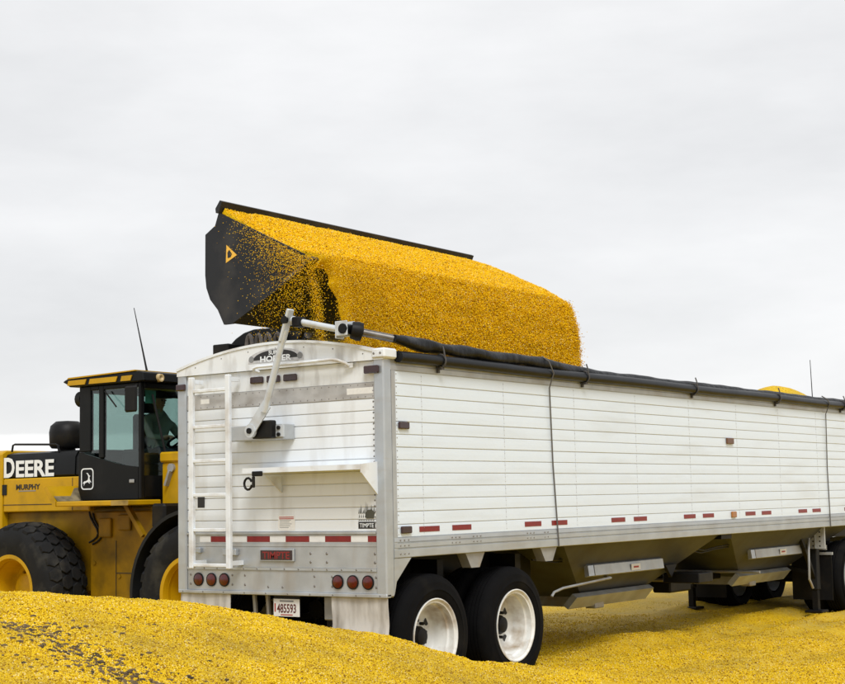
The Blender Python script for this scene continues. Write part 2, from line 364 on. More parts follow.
# ------------------------------------------------------------------ corn kernels (instanced on points)
def kernel_mesh(s, km):
    # a flattened tooth: broad rounded crown, narrow tip
    vs = [(-.35, -.22, -.5), (.35, -.22, -.5), (.35, .22, -.5), (-.35, .22, -.5), (-.62, -.34, .15), (.62, -.34, .15), (.62, .34, .15), (-.62, .34, .15), (-.42, -.24, .55), (.42, -.24, .55), (.42, .24, .55), (-.42, .24, .55)]
    fs = [(0, 3, 2, 1), (8, 9, 10, 11)]
    for a in (0, 4):
        for i in range(4): fs.append((a+i, a+(i+1) % 4, a+4+(i+1) % 4, a+4+i))
    me = bpy.data.meshes.new('kernel'); me.from_pydata([tuple(c*s for c in v) for v in vs], [], fs); me.materials.append(km)
    me.polygons.foreach_set('use_smooth', [True]*len(me.polygons)); return me
KSRC = bpy.data.objects.new('kernel_source', kernel_mesh(.011, KERNEL)); KSRC2 = bpy.data.objects.new('kernel_source', kernel_mesh(.011, KERNEL_FRESH))     # data only, never linked to the scene
def kernel_cloud(name, pts, label, cat, smin=.8, smax=1.25, src=None):
    me = bpy.data.meshes.new(name); me.vertices.add(len(pts)); me.vertices.foreach_set('co', np.asarray(pts, np.float32).ravel()); me.update()
    o = bpy.data.objects.new(name, me); COL.objects.link(o)
    g = bpy.data.node_groups.new(name+'_nodes', 'GeometryNodeTree'); g.is_modifier = True
    g.interface.new_socket('Geometry', in_out='INPUT', socket_type='NodeSocketGeometry'); g.interface.new_socket('Geometry', in_out='OUTPUT', socket_type='NodeSocketGeometry')
    i = g.nodes.new('NodeGroupInput'); u = g.nodes.new('NodeGroupOutput'); ip = g.nodes.new('GeometryNodeInstanceOnPoints')
    ob = g.nodes.new('GeometryNodeObjectInfo'); ob.inputs['Object'].default_value = src or KSRC
    rr = g.nodes.new('FunctionNodeRandomValue'); rr.data_type = 'FLOAT_VECTOR'; rr.inputs[1].default_value = (6.28, 6.28, 6.28)
    rs = g.nodes.new('FunctionNodeRandomValue'); rs.data_type = 'FLOAT'; rs.inputs[2].default_value = smin; rs.inputs[3].default_value = smax; rs.inputs['Seed'].default_value = 3
    g.links.new(i.outputs[0], ip.inputs['Points']); g.links.new(ob.outputs['Geometry'], ip.inputs['Instance'])
    g.links.new(rr.outputs[0], ip.inputs['Rotation']); g.links.new(rs.outputs[1], ip.inputs['Scale']); g.links.new(ip.outputs[0], u.inputs[0])
    md = o.modifiers.new('kernels', 'NODES'); md.node_group = g
    tag(o, label, cat, kind='stuff'); return o

def ground_pts(n, d0, d1, pxa, pxb, lift):
    a0 = math.atan2(_ray(pxa, 640)[0], _ray(pxa, 640)[1]); a1 = math.atan2(_ray(pxb, 640)[0], _ray(pxb, 640)[1])
    d = np.sqrt(RNG.random(n)*(d1*d1-d0*d0)+d0*d0); a = a0+RNG.random(n)*(a1-a0)
    x = CAM[0]+d*np.sin(a); y = CAM[1]+d*np.cos(a); z = height(x, y)+RNG.random(n)*lift-.001
    return np.stack([x, y, z], -1)
pts = ground_pts(420000, 6.3, 13.6, -70, 600, .008)
kernel_cloud('loose_corn', pts, 'loose yellow corn kernels covering the mound in front of the trailer', 'corn', .70, 1.2)
pts2 = ground_pts(230000, 13.2, 24, 430, 920, .007); dd_ = np.hypot(pts2[:, 0]-CAM[0], pts2[:, 1]-CAM[1]); pts2 = pts2[RNG.random(len(dd_)) > np.clip((dd_-14.5)/8.5, 0, .97)]
kernel_cloud('loose_corn', pts2, 'loose corn kernels strewn over the flat yellow ground beside the trailer wheels', 'corn', .65, 1.05)

# dirty clods in the trough, lower left
def clods():
    b = MB()
    for i in range(2300):
        cl = (.16, .27, .33, .50, .58, .64, .80, .88, .96)[RNG.integers(9)]; t = (cl+RNG.normal()*.045)*trl; off = RNG.normal()*.13*(1+2.4*(RNG.random() > .7))
        if i % 9 == 0: t = RNG.uniform(-1.5, 5.5); off = RNG.uniform(-1.6, 2.6)
        x, y = tr0+trd*t+trn*(off-.35*float(vnoise(np.array([(tr0+trd*t)[0]*1.7]), np.array([(tr0+trd*t)[1]*1.7]))[0])); z = float(height(x, y)); r = .004+.016*RNG.random()**3.0
        o = len(b.v); ph = RNG.random(20)
        for j, (lat, nn) in enumerate(((1, 1), (.45, 5), (-.4, 5), (-1, 1))):
            for k in range(nn):
                a = 2*math.pi*(k+.5*j)/nn; rr = r*math.cos(lat*math.pi/2)*(.7+.6*ph[j*5+k]) if nn > 1 else 0
                b.v.append((x+rr*math.cos(a)*1.3, y+rr*math.sin(a)*1.3, z+r*.25+r*.75*math.sin(lat*math.pi/2)))
        for k in range(5):
            k2 = (k+1) % 5
            b.f += [(o, o+1+k, o+1+k2), (o+1+k, o+6+k, o+1+k2), (o+1+k2, o+6+k, o+6+k2), (o+6+k, o+11, o+6+k2)]
    o = b.build('dirt_clods', mat('dark_soil', (.10, .066, .032), .95, noise=(9, .75)), kind='stuff')
    tag(o, 'dark brown dirt clods and spoiled kernels strewn along the mound at lower left', 'dirt')
clods()

# ================================================================== HOPPER TRAILER
W = 2.44; LEN = 12.8
ZB, ZP0, ZP1, ZT = 1.268, 1.442, 2.89, 2.985      # rail bottom, panel bottom, panel top, top rail top
TR = empty('hopper_trailer', (-W/2, 6, 0))
tag(TR, 'long white hopper bottom grain trailer with rolled black tarp, standing under the raised bucket', 'trailer')
def T(b, name, m, parent=None, **k):
    o = b.build(name, m, None, **k); adopt(o, TR) if parent is None else None
    if parent is not None: o.parent = parent
    return o
def sub(b, name, m, parent, **k):
    return b.build(name, m, parent, **k)

# side walls: backing sheet with separate boards
def boards(n, z0, z1): 
    p = (z1-z0)/n; return [(z0+i*p, z0+(i+1)*p) for i in range(n)]
def board_x(b, y0, y1, z0, z1, x, s=1):
    # board facing +x (s=1): slightly crowned face, dropped lower lip that makes the shadow line
    g = .0028; x = x+s*random.uniform(-.0012, .0008)
    prof = [(x-.014*s, z0+g), (x-.0005*s, z0+g), (x+.004*s, z0+g+.004), (x+.0035*s, (z0+z1)/2), (x+.0015*s, z1-g-.004), (x-.002*s, z1-g), (x-.014*s, z1-g)]
    b.prism(prof, 'y', y0, y1)
side = T(MB().box(-.045, -.0045, .13, LEN-.12, ZB+.05, ZT-.01), 'side_wall', SEAM)
for z0, z1 in boards(13, ZP0, ZP1):
    b = MB(); board_x(b, .125, LEN-.12, z0, z1, 0.0); o = sub(b, 'side_panel', WHITE, side)
lw = T(MB().box(-W+.0045, -W+.045, .13, LEN-.12, ZB+.05, ZT-.01), 'left_side_wall', SEAM)
for z0, z1 in boards(13, ZP0, ZP1):
    b = MB(); board_x(b, .125, LEN-.12, z0, z1, -W, -1); sub(b, 'side_panel', WHITE, lw)
T(MB().box(-W+.05, -.05, LEN-.10, LEN-.05, ZB, ZT+.12), 'front_wall', WHITE)
# rails
for xo, s in ((0, 1), (-W, -1)):
    b = MB()
    prof = [(xo-.04*s, ZB), (xo+.006*s, ZB), (xo+.012*s, ZB+.006), (xo+.012*s, ZB+.070), (xo+.004*s, ZB+.078), (xo+.004*s, ZB+.082), (xo+.013*s, ZB+.088), (xo+.013*s, ZB+.122), (xo+.004*s, ZB+.128), (xo+.004*s, ZB+.132), (xo+.012*s, ZB+.138), (xo+.010*s, ZP0-.002), (xo-.04*s, ZP0-.002)]
    b.prism(prof, 'y', .075, LEN-.05); T(b, 'bottom_rail', ALU)
    b = MB(); b.prism([(xo-.06*s, ZP1+.002), (xo+.008*s, ZP1+.002), (xo+.010*s, ZP1+.045), (xo+.004*s, ZP1+.05), (xo+.004*s, ZT), (xo-.06*s, ZT)], 'y', .06, LEN-.05); T(b, 'top_rail', ALU_DULL)
# rivets on the right side
def rivet(b, x, y, z, r, axis='x', h=.004, s=1):
    o = len(b.v); n = 6
    for k in range(n):
        t = 2*math.pi*k/n; c, q = r*math.cos(t), r*math.sin(t)
        b.v.append((x, y+c, z+q) if axis == 'x' else (x+c, y, z+q))
    for k in range(n):
        t = 2*math.pi*k/n; c, q = .6*r*math.cos(t), .6*r*math.sin(t)
        b.v.append((x+h*s, y+c, z+q) if axis == 'x' else (x+c, y+h*s, z+q))
    b.f.append(tuple(o+n+k for k in range(n)))
    for k in range(n): b.f.append((o+k, o+(k+1) % n, o+n+(k+1) % n, o+n+k))
b = MB()
for i in range(10):
    y = .527+1.362*i
    for z0, z1 in boards(13, ZP0, ZP1):
        for f in (.3, .7): rivet(b, .0025, y, z0+(z1-z0)*f, .0045)
for z0, z1 in boards(26, ZP0, ZP1): rivet(b, .003, .15, (z0+z1)/2, .007)
T(b, 'panel_rivets', mat('panel_rivet', (.42, .42, .41), .5), kind='stuff')
b = MB()
for yy in (.16, .22, .28, .95, 1.01, 1.07, 1.30, 1.36, 1.42, 2.25, 2.31, 2.37, 2.58, 2.64):
    for zz in (ZB+.105, ZB+.152) if yy > .5 else (ZB+.035, ZB+.105, ZB+.152): rivet(b, .012, yy, zz, .010, h=.006)
T(b, 'rail_bolts', RIVET, kind='stuff')
for i in range(10):
    y = .527+1.362*i
    T(MB().box(.0030, .0044, y-.0022, y+.0022, ZP0+.02, ZP1-.02), 'panel_joint', mat('joint_line', (.60, .63, .66), .5))
# reflective strips along the side
for i in range(7):
    y = .455+1.764*i
    for a in (0, .513):
        if y+a < 12.4: T(MB().box(.0045, .0062, y+a, y+a+.31, 1.482, 1.530), 'reflector_strip', REDTAPE)
def marker_x(y, z, l, h, m, nm='marker_lamp'):
    b = MB(); b.box(.004, .03, y-l/2, y+l/2, z-h/2, z+h/2); return T(b, nm, m, bevel=.008)
marker_x(.235, 2.412, .15, .062, REDDARK); marker_x(.245, 1.507, .15, .062, REDDARK)
marker_x(7.10, 2.412, .20, .075, mat('rusty_amber', (.13, .06, .03), .4)); marker_x(7.13, 1.505, .13, .075, AMBER)

# rear corner posts, gusset plates
for xo, s, nm in ((0, 1, 'corner_post'), (-W, -1, 'corner_post')):
    x0, x1 = sorted((xo-.10*s, xo+.012*s))
    T(MB().box(x0, x1, -.045, .07, .94, 3.03), nm, ALU, bevel=.012)
    x0, x1 = sorted((xo-.01*s, xo+.006*s))
    b = MB(); b.prism([(.072, .96), (.105, 1.07), (.325, ZB-.002), (.072, ZB-.002)], 'x', x0, x1); T(b, 'gusset_plate', ALU)
    T(MB().box(min(xo-.012*s, xo+.009*s), max(xo-.012*s, xo+.009*s), .0715, .128, ZB+.0015, ZP1), 'corner_trim', ALU_DULL)

# rear wall
RW = T(MB().box(-W+.10, -.10, -.0155, .03, .975, 2.97), 'rear_wall', SEAM)
for z0, z1 in boards(11, 1.50, 2.645):
    b = MB(); g = .0032; y = -.02
    b.prism([(y+.013, z0+g), (y, z0+g), (y-.004, z0+g+.004), (y-.0035, (z0+z1)/2), (y-.0015, z1-g-.004), (y+.002, z1-g), (y+.013, z1-g)], 'x', -W+.102, -.102)
    sub(b, 'rear_panel', WHITE_DIRTY, RW)
sub(MB().box(-W+.102, -.102, -.026, -.007, 2.65, 2.785), 'grey_strip', mat('grey_scuffed_sheet', (.47, .47, .47), .5, .3, noise=(6, .15), dirt=(4, (.28, .26, .24), .48, .8, (1, 1, 2))), RW)
sub(MB().box(-W+.102, -.102, -.022, -.007, 2.79, 2.972), 'upper_sheet', CAPWHITE, RW)
sub(MB().box(-W+.102, -.102, -.024, -.007, 1.398, 1.480), 'tape_backing', ALU_DULL, RW)
sub(MB().box(-W+.102, -.102, -.040, -.007, 1.4815, 1.498), 'ledge', ALU_DULL, RW)
sub(MB().box(-W+.102, -.102, -.030, -.007, 1.372, 1.3965), 'ledge', ALU_DULL, RW)
sub(MB().box(-W+.102, -.102, -.026, -.007, 1.185, 1.3705), 'skirt_panel', ALU_DULL, RW)
sub(MB().box(-W+.102, -.102, -.034, -.007, 1.160, 1.1835), 'seam_strip', ALU, RW)
sub(MB().box(-W+.102, -.102, -.024, -.007, .972, 1.1585), 'bumper_panel', ALU_DULL, RW)
sub(MB().box(-W, .012, -.050, .02, .938, .9705), 'bumper_edge', ALU_DULL, RW, bevel=.006)
z4 = lambda a: float(onY(170+a*.2722, 539, -.025)[0])
T(MB().box(z4(110), z4(772), -.0252, -.0241, 1.412, 1.464), 'reflector_base', WHITETAPE)
for a, c in ((150, 222), (283, 367), (425, 512), (570, 665), (727, 772)):
    T(MB().box(z4(a), z4(c), -.0262, -.0242, 1.412, 1.464), 'reflector_strip', REDTAPE)
b = MB()
for x in np.linspace(-W+.16, -.16, 14): rivet(b, x, -.034, 1.172, .010, 'y', s=-1)
for x in np.linspace(-W+.06, -.06, 10): rivet(b, x, -.050, .955, .009, 'y', s=-1)
for x in (-1.70, -1.0 + .16, -.655, -.125):
    for z in (1.31, 1.235): rivet(b, x, -.026, z, .014, 'y', s=-1)
for x in (-1.62, -1.775, -.60, -.80, -.118, -2.30):
    for z in (1.11, 1.025): rivet(b, x, -.024, z, .013, 'y', s=-1)
for x in (-1.34, -1.17): rivet(b, x, -.024, 1.01, .013, 'y', s=-1)
for z in np.linspace(1.53, 2.76, 27): rivet(b, -.118, -.0235, z, .009, 'y', s=-1)
for x in np.linspace(-W+.2, -.2, 26): rivet(b, x, -.026, 2.665, .006, 'y', s=-1); rivet(b, x, -.026, 2.77, .005, 'y', s=-1)
T(b, 'rear_rivets', RIVET, kind='stuff')
# arched cap above the rear wall
def arch(x):
    u = (x+W/2)/(W/2); return 3.035+.175*(1-u*u)
xs = np.linspace(-W-.005, .015, 25)
b = MB(); b.prism([(x, 2.976) for x in (xs[0], xs[-1])]+[(x, arch(x)-.012) for x in xs[::-1]], 'y', -.055, .02); T(b, 'arched_cap', CAPWHITE)
b = MB(); b.prism([(x, arch(x)-.0115) for x in xs]+[(x, arch(x)+.012) for x in xs[::-1]], 'y', -.065, .10); T(b, 'cap_trim', ARMWHITE)
T(MB().box(-.10, .045, -.07, .12, 2.985, 3.075), 'cap_corner', ARMWHITE, bevel=.015)
b = MB()
for x in (-.07, .0): rivet(b, x, -.07, 3.03, .013, 'y', s=-1)
for x in np.linspace(-2.2, -.2, 7): rivet(b, x, -.055, arch(x)-.05, .007, 'y', s=-1)
T(b, 'cap_rivets', RIVET, kind='stuff')
# front bow and roof bows
for y in (3.4, 6.0, 8.6, 11.0):
    b = MB(); b.tube([(x, y, arch(x)-.07) for x in np.linspace(-W+.03, -.03, 13)], .018, 8); T(b, 'roof_bow', ALU, smooth=True)
# arched badge
def badge():
    cx = -1.20; b = MB(); dz = .012
    top = [(cx+.33*math.cos(t), 3.055+.105*math.sin(t)**.9 if math.sin(t) > 0 else 3.055) for t in np.linspace(0, math.pi, 21)]
    b.prism([(cx-.33, 3.035), (cx+.33, 3.035)]+top, 'y', -.0575, -.0555); o = T(b, 'badge', mat('badge_silver', (.50, .50, .51), .35, .3, noise=(30, .2)))
    b = MB(); b.prism([(cx+.27*math.cos(t), 3.062+.085*max(0, math.sin(t))) for t in np.linspace(0, math.pi, 17)], 'y', -.0590, -.0580); sub(b, 'badge_field', PRINTB, o)
    for s in (-1, 1):
        b = MB(); b.lathe([(0, 0), (-.0015, .0), (-.0015, .030), (0, .030)], (cx+s*.29, -.0592, 3.075), 'y', 16); sub(b, 'badge_stud', PRINTG, o)
    text('badge_lettering', 'SUPER', .052, PRINTW, o, (cx, -.0594, 3.105), (1, 0, 0), (0, 0, 1), .001, .0008, 'CENTER', 1.1)
    text('badge_lettering', 'HOPPER', .075, PRINTW, o, (cx, -.0594, 3.042), (1, 0, 0), (0, 0, 1), .002, .0008, 'CENTER', 1.35)
badge()
# rear marker lamps
def lamp_y(x, z, l, h, m=REDDARK):
    b = MB(); b.box(x-l/2, x+l/2, -.052, -.022, z-h/2, z+h/2); return T(b, 'marker_lamp', m, bevel=.009)
for x in (-1.445, -1.245, -1.045): lamp_y(x, 2.883, .155, .062)
lamp_y(-.105, 2.893, .16, .068).location.y -= .025; lamp_y(-2.385, 2.868, .12, .062).location.y -= .025
# stop / tail lamps
for i, x in enumerate((-2.196, -2.033, -1.872, -.534, -.368, -.202)):
    b = MB(); b.lathe([(0, .062), (-.010, .062), (-.010, .052), (-.008, .052)], (x, -.0245, 1.066), 'y', 28); o = T(b, 'tail_lamp', BLACKSTEEL, smooth=True)
    b = MB(); b.lathe([(-.006, .0), (-.017, .001), (-.016, .03), (-.011, .052), (-.004, .053)], (x, -.0245, 1.066), 'y', 28); sub(b, 'lens', RED, o, smooth=True)
# illuminated maker's lamp
o = T(MB().box(-1.425, -1.020, -.045, -.0265, 1.238, 1.352), 'name_lamp', ALU, bevel=.005)
sub(MB().box(-1.408, -1.037, -.050, -.0455, 1.252, 1.338), 'lens', REDDARK, o)
text('lettering', 'TIMPTE', .088, mat('lit_red_letters', (.22, .012, .012), .3), o, (-1.2225, -.0505, 1.264), (1, 0, 0), (0, 0, 1), .002, .001, 'CENTER', 1.12)
# ladder
LY = -.20
Lx = [(float(onY(189.5, 400, LY)[0]), float(onY(193.5, 400, LY)[0])), (float(onY(226, 400, LY)[0]), float(onY(232, 400, LY)[0]))]
LAD = None
for x0, x1 in Lx:
    zt = 2.94; zb_ = float(onY(226, 569, LY)[2])
    b = MB(); b.box(x0, x0+.055, LY-.02, LY+.02, zb_, zt)
    if LAD is None: LAD = T(b, 'ladder', ARMWHITE, bevel=.006); 
    else: sub(b, 'stile', ARMWHITE, LAD, bevel=.006)
    sub(MB().box(x0+.01, x0+.045, LY+.0205, -.057, zt-.06, zt-.02), 'standoff', ARMWHITE, LAD); sub(MB().box(x0+.01, x0+.045, LY+.0205, -.027, zb_+.03, zb_+.07), 'standoff', ARMWHITE, LAD)
for py in (391, 427, 461, 495, 530, 565):
    z = float(onY(200, py, LY)[2]); sub(MB().box(Lx[0][0]+.056, Lx[1][0]-.001, LY-.018, LY+.018, z-.016, z+.014), 'rung', ARMWHITE, LAD, bevel=.004)
# grab bar under the badge
pts = [(-1.40, -.055, 2.955), (-1.42, -.10, 2.965), (-1.41, -.12, 2.985), (-1.36, -.125, 2.995), (-.95, -.125, 2.998), (-.50, -.125, 3.002), (-.43, -.12, 2.992), (-.37, -.09, 2.965), (-.355, -.055, 2.945)]
T(MB().tube(pts, .014, 8), 'grab_bar', ARMWHITE, smooth=True)
T(MB().box(-.40, -.31, -.058, -.0555, 2.925, 2.965), 'grab_bar_foot', ARMWHITE)
# bar bracket (stand-off trough) across the rear
BY = -.26
xl, xr = float(onY(243, 471, BY)[0]), float(onY(361, 469, BY)[0])
b = MB(); b.box(xl, xr, BY-.012, BY+.012, 2.030, 2.075); b.box(xl, xr, BY+.0125, -.03, 2.062, 2.074)
SH = T(b, 'stand_off_bar', ARMWHITE)
b = MB(); b.prism([(BY-.012, 2.004), (BY-.012, 2.076), (-.027, 2.10), (-.027, 1.80)], 'x', xr+.001, xr+.012); sub(b, 'end_gusset', ARMWHITE, SH)
xq = float(onY(272, 480, -.15)[0])
b = MB(); b.prism([(BY+.02, 2.0), (-.027, 2.0), (-.027, 1.85)], 'x', xq, xq+.012); sub(b, 'brace', ARMWHITE, SH)
xk = float(onY(254, 480, BY)[0]); xk2 = float(onY(264, 475, BY)[0])
b = MB(); b.box(xk, xk2, BY-.035, BY-.0125, 2.0, 2.045); b.box(xk, xk+.03, BY-.035, BY-.013, 1.90, 1.9995); sub(b, 'latch_handle', BLACKSTEEL, SH, bevel=.006)
b = MB(); b.tube([(xk-.01+.045*math.cos(t)-.04, BY-.024, 1.935+.052*math.sin(t)) for t in np.linspace(.4, 2*math.pi-.2, 12)], .011, 7); sub(b, 'latch_ring', BLACKSTEEL, SH, smooth=True)
# stickers
def decal(name, x0, x1, z0, z1, m, y=-.0255): return T(MB().box(x0, x1, y-.001, y, z0, z1), name, m)
o = decal('white_label', -.405, -.115, 2.69, 2.745, STICKER, -.0265)
o = decal('white_label', -2.16, -2.05, 2.70, 2.745, STICKER, -.0265)
o = decal('notice_sticker', -1.215, -1.015, 1.515, 1.648, STICKER, -.0245)
for i, z in enumerate((1.632, 1.618)): sub(MB().box(-1.20, -1.03, -.0262, -.0256, z-.004, z+.004), 'print_line', PRINTR, o)
for i in range(5): sub(MB().box(-1.195, -1.195+.15*(.7+.3*((i*37) % 5)/5), -.0262, -.0256, 1.538+.016*i, 1.543+.016*i), 'print_line', PRINTG, o)
o = decal('dark_plate', float(onY(198, 500, -.02)[0]), float(onY(205, 500, -.02)[0]), 1.73, 1.83, PRINTB, -.0245)
o = decal('grain_decal', -.300, -.118, 1.525, 1.585, PRINTB, -.0245)
text('decal_lettering', 'TIMPTE', .05, PRINTW, o, (-.209, -.0256, 1.537), (1, 0, 0), (0, 0, 1), .0005, .0005, 'CENTER', .95)
b = MB()
rr = random.Random(3)
for i in range(13):      # the cluster of upright leaf strokes above the lettering
    x = -.295+.175*i/12; h = .03+.075*rr.random(); b.prism([(x-.004, 1.655), (x+.006, 1.655), (x+.006+rr.uniform(-.01, .01), 1.655+h)], 'y', -.0252, -.0246)
b.prism([(-.215, 1.60+.05*0+.012), (-.13, 1.612), (-.12, 1.66), (-.15, 1.69), (-.20, 1.685), (-.225, 1.655)], 'y', -.0253, -.0246)
for i in range(4): b.prism([(-.295+.022*i, 1.62), (-.283+.022*i, 1.62), (-.287+.022*i, 1.652)], 'y', -.0252, -.0246)
sub(b, 'leaf_mark', mat('dark_olive_print', (.055, .055, .04), .5), o)
for i in range(7): sub(MB().box(-.297+.0255*i, -.279+.0255*i, -.0252, -.0246, 1.594, 1.604), 'print_line', PRINTG, o)
# mud flaps and plate
for x0, x1 in ((-W+.01, -1.80), (-.615, .0)):
    b = MB(); n = 6
    vs = []; 
    for j in range(n+1):
        z = .936-.46*j/n; yb = -.02+.03*math.sin(j*.9+x0)*j/n
        vs += [(x0, yb, z), ((x0+x1)/2, yb+.012, z), (x1, yb-.004, z), (x0, yb+.008, z), ((x0+x1)/2, yb+.02, z), (x1, yb+.004, z)]
    fs = []
    for j in range(n):
        a = 6*j; fs += [(a, a+1, a+7, a+6), (a+1, a+2, a+8, a+7), (a+3, a+9, a+10, a+4), (a+4, a+10, a+11, a+5), (a, a+6, a+9, a+3), (a+2, a+5, a+11, a+8)]
    b.add(vs, fs); T(b, 'mud_flap', mat('white_flap_rubber', (.58, .57, .55), .5, dirt=(4, (.26, .24, .21), .42, .75, (2.5, 1, .6))), smooth=True)
o = T(MB().box(-1.300, -.995, .0, .003, .75, .905), 'licence_plate', STICKER, bevel=.001)
text('plate_number', '485593', .108, mat('plate_red', (.10, .02, .02), .5), o, (-1.145, -.001, .785), (1, 0, 0), (0, 0, 1), .002, .0008, 'CENTER', .70)
sub(MB().box(-1.225, -1.065, -.0015, -.0005, .879, .893), 'print_line', PRINTG, o); sub(MB().box(-1.215, -1.075, -.0015, -.0005, .761, .770), 'print_line', PRINTR, o)
sub(MB().box(-1.288, -1.274, -.0015, -.0005, .79, .865), 'print_line', PRINTR, o)
T(MB().box(-1.30, -.995, .004, .03, .895, .937), 'plate_bracket', BLACKSTEEL)
# bits hanging by the ladder foot
T(MB().box(-2.21, -2.15, -.06, -.0265, 1.31, 1.36), 'small_bracket', ALU, bevel=.006)
T(MB().box(-1.86, -1.69, -.07, -.0265, 1.29, 1.35), 'small_bracket', ALU, bevel=.006)
# ---- tarp drive arm
AY = -.30
P = lambda x, y, Yp=AY: tuple(float(c) for c in onY(x, y, Yp))
b = MB()
p0 = P(236, 427, -.12); p1 = P(288, 425, -.12)
b.box(p0[0], p1[0], -.19, -.026, p1[2]-.125, p1[2]+.01); AR = T(b, 'arm_mount', ALU_DULL, bevel=.006)
pv = P(251, 431); el = P(289, 318)
sub(MB().box(pv[0]-.02, P(269, 430)[0], -.275, -.192, pv[2]-.07, pv[2]+.09), 'gear_box', BLACKSTEEL, AR, bevel=.012)
b = MB(); x0 = P(270, 430, -.2)[0]; b.box(x0, p1[0]-.0+.02, -.21, -.1905, p1[2]-.105, p1[2]+.0); sub(b, 'mount_plate', ARMGREY, AR)
for z in (p1[2]-.025, p1[2]-.085): sub(MB().lathe([(0, 0), (-.015, 0), (-.015, .018), (0, .018)], (p1[0]-.03, -.21, z), 'y', 10), 'mount_bolt', BLACKSTEEL, AR)
b = MB(); b.lathe([(.01, .0), (.01, .06), (-.02, .06), (-.02, 0)], pv, 'y', 24); b.bar((pv[0], AY-.006, pv[2]), P(267, 404), .105, .012, (0, 1, 0)); arm = sub(b, 'pivot_plate', ARMGREY, AR)
b = MB(); b.lathe([(-.021, 0), (-.036, 0), (-.036, .026), (-.021, .026)], pv, 'y', 14); sub(b, 'pivot_bolt', BLACKSTEEL, AR)
pb = P(264.5, 412); mid = P(285, 330)
b = MB(); b.tube([pb, tuple((np.array(pb)*.6+np.array(mid)*.4)), mid], [.034, .031, .029], 12); sub(b, 'lower_arm', ARMGREY, AR, smooth=True)
top = P(290.5, 309)
b = MB(); b.bar(P(282, 342), top, .03, .085, (0, 1, 0)); sub(b, 'elbow_plate', ARMGREY, AR, bevel=.008)
b = MB(); b.lathe([(-.02, 0), (-.045, 0), (-.045, .036), (-.02, .036)], P(287, 320), 'y', 14); sub(b, 'elbow_bolt', BLACKSTEEL, AR); b = MB(); b.lathe([(-.018, 0), (-.03, 0), (-.03, .018), (-.018, .018)], P(283.5, 332), 'y', 10); sub(b, 'elbow_bolt', BLACKSTEEL, AR)
b = MB(); b.box(*sorted((P(291, 320)[0], P(298, 320)[0])), AY+.0, AY+.12, P(291, 327)[2], P(291, 317)[2]); sub(b, 'elbow_block', BLACKSTEEL, AR, bevel=.01)
a_ = P(292, 320.5, -.25); e_ = P(340, 329.5, -.16)
b = MB(); b.tube([a_, tuple(np.array(a_)*.8+np.array(e_)*.2), e_], [.044, .031, .029], 12); sub(b, 'upper_arm', ARMGREY, AR, smooth=True)
b = MB(); cc = P(348, 329, -.14)
b.box(cc[0]-.10, cc[0]-.09+.0, -.20, -.08, cc[2]-.08, cc[2]+.07); b.box(cc[0]-.0895, cc[0]+.035, -.2, -.185, cc[2]-.06, cc[2]+.07); b.box(cc[0]-.0895, cc[0]+.035, -.095, -.08, cc[2]-.06, cc[2]+.07); sub(b, 'yoke', ARMGREY, AR, bevel=.006)
b = MB(); b.lathe([(-.03, 0), (-.03, .045), (.09, .045), (.09, 0)], (cc[0]-.01, -.18, cc[2]), 'y', 16); sub(b, 'yoke_pin', BLACKSTEEL, AR, smooth=True)
# shaft from the yoke to the rolled tarp
s0 = np.array((cc[0]+.03, -.13, cc[2]-.01)); s1 = np.array((.005, .12, 3.165))
b = MB(); b.tube([s0, s0*.85+s1*.15, s0*.75+s1*.25, s0*.72+s1*.28], [.075, .085, .08, .04], 16); sub(b, 'drive_joint', BLACKSTEEL, AR, smooth=True)
b = MB(); b.tube([s0*.75+s1*.25, s1], [.034, .036], 12); sub(b, 'drive_shaft', WORN, AR, smooth=True)
# ---- rolled tarp: loosely wound vinyl, spiral wrinkles
def roll():
    n, seg = 260, 18; b = MB(); o = 0
    for i in range(n):
        t = i/(n-1); y = .10+t*(LEN-.3); zc = float(np.interp(y, [.1, .8, 1.5, 2.6, 3.9, 13], [3.155, 3.128, 3.112, 3.10, 3.046, 3.042]))+.004*math.sin(y*2.9+1); xc = float(np.interp(y, [.1, 2.6, 3.9, 13], [.012, .01, -.02, -.02]))+.004*math.sin(y*1.1)
        r0 = .057*(min(1, .62+i*.12))
        for k in range(seg):
            a = 2*math.pi*k/seg
            wr = .010*math.sin(2*a+y*9)*math.exp(-y/2.2)+(.0025+.004*math.exp(-y/2.5))*math.sin(a+y*5.2)+.002*math.sin(3*a-y*13)
            b.v.append((xc+(r0+wr)*math.cos(a), y, zc+(r0+wr)*math.sin(a)))
    for i in range(n-1):
        for k in range(seg):
            k2 = (k+1) % seg; b.f.append((i*seg+k, i*seg+k2, (i+1)*seg+k2, (i+1)*seg+k))
    b.f.append(tuple(range(seg))); b.f.append(tuple((n-1)*seg+k for k in range(seg)))
    T(b, 'rolled_tarp', TARP, smooth=True)
roll()
T(MB().tube([(.045, y, 3.005+.004*math.sin(y*1.7)) for y in np.linspace(.13, LEN-.15, 40)], .052, 16), 'tarp_tube', TARP2, smooth=True)
for y in (.772, 3.414, 6.05, 8.588, 11.023):
    b = MB(); b.tube([(.045+.062*math.cos(t), y, 3.005+.062*math.sin(t)) for t in np.linspace(-2.2, 2.2, 12)], .009, 6); b.box(.012, .03, y-.015, y+.015, 2.90, 2.97)
    b.tube([(.10, y, 3.03), (.088, y, 3.10), (.07, y+.01, 3.14)], .008, 6); b.box(.03, .075, y-.02, y+.02, 2.928, 2.950)
    T(b, 'tarp_hook', mat('weathered_hook', (.06, .055, .05), .6), smooth=True)
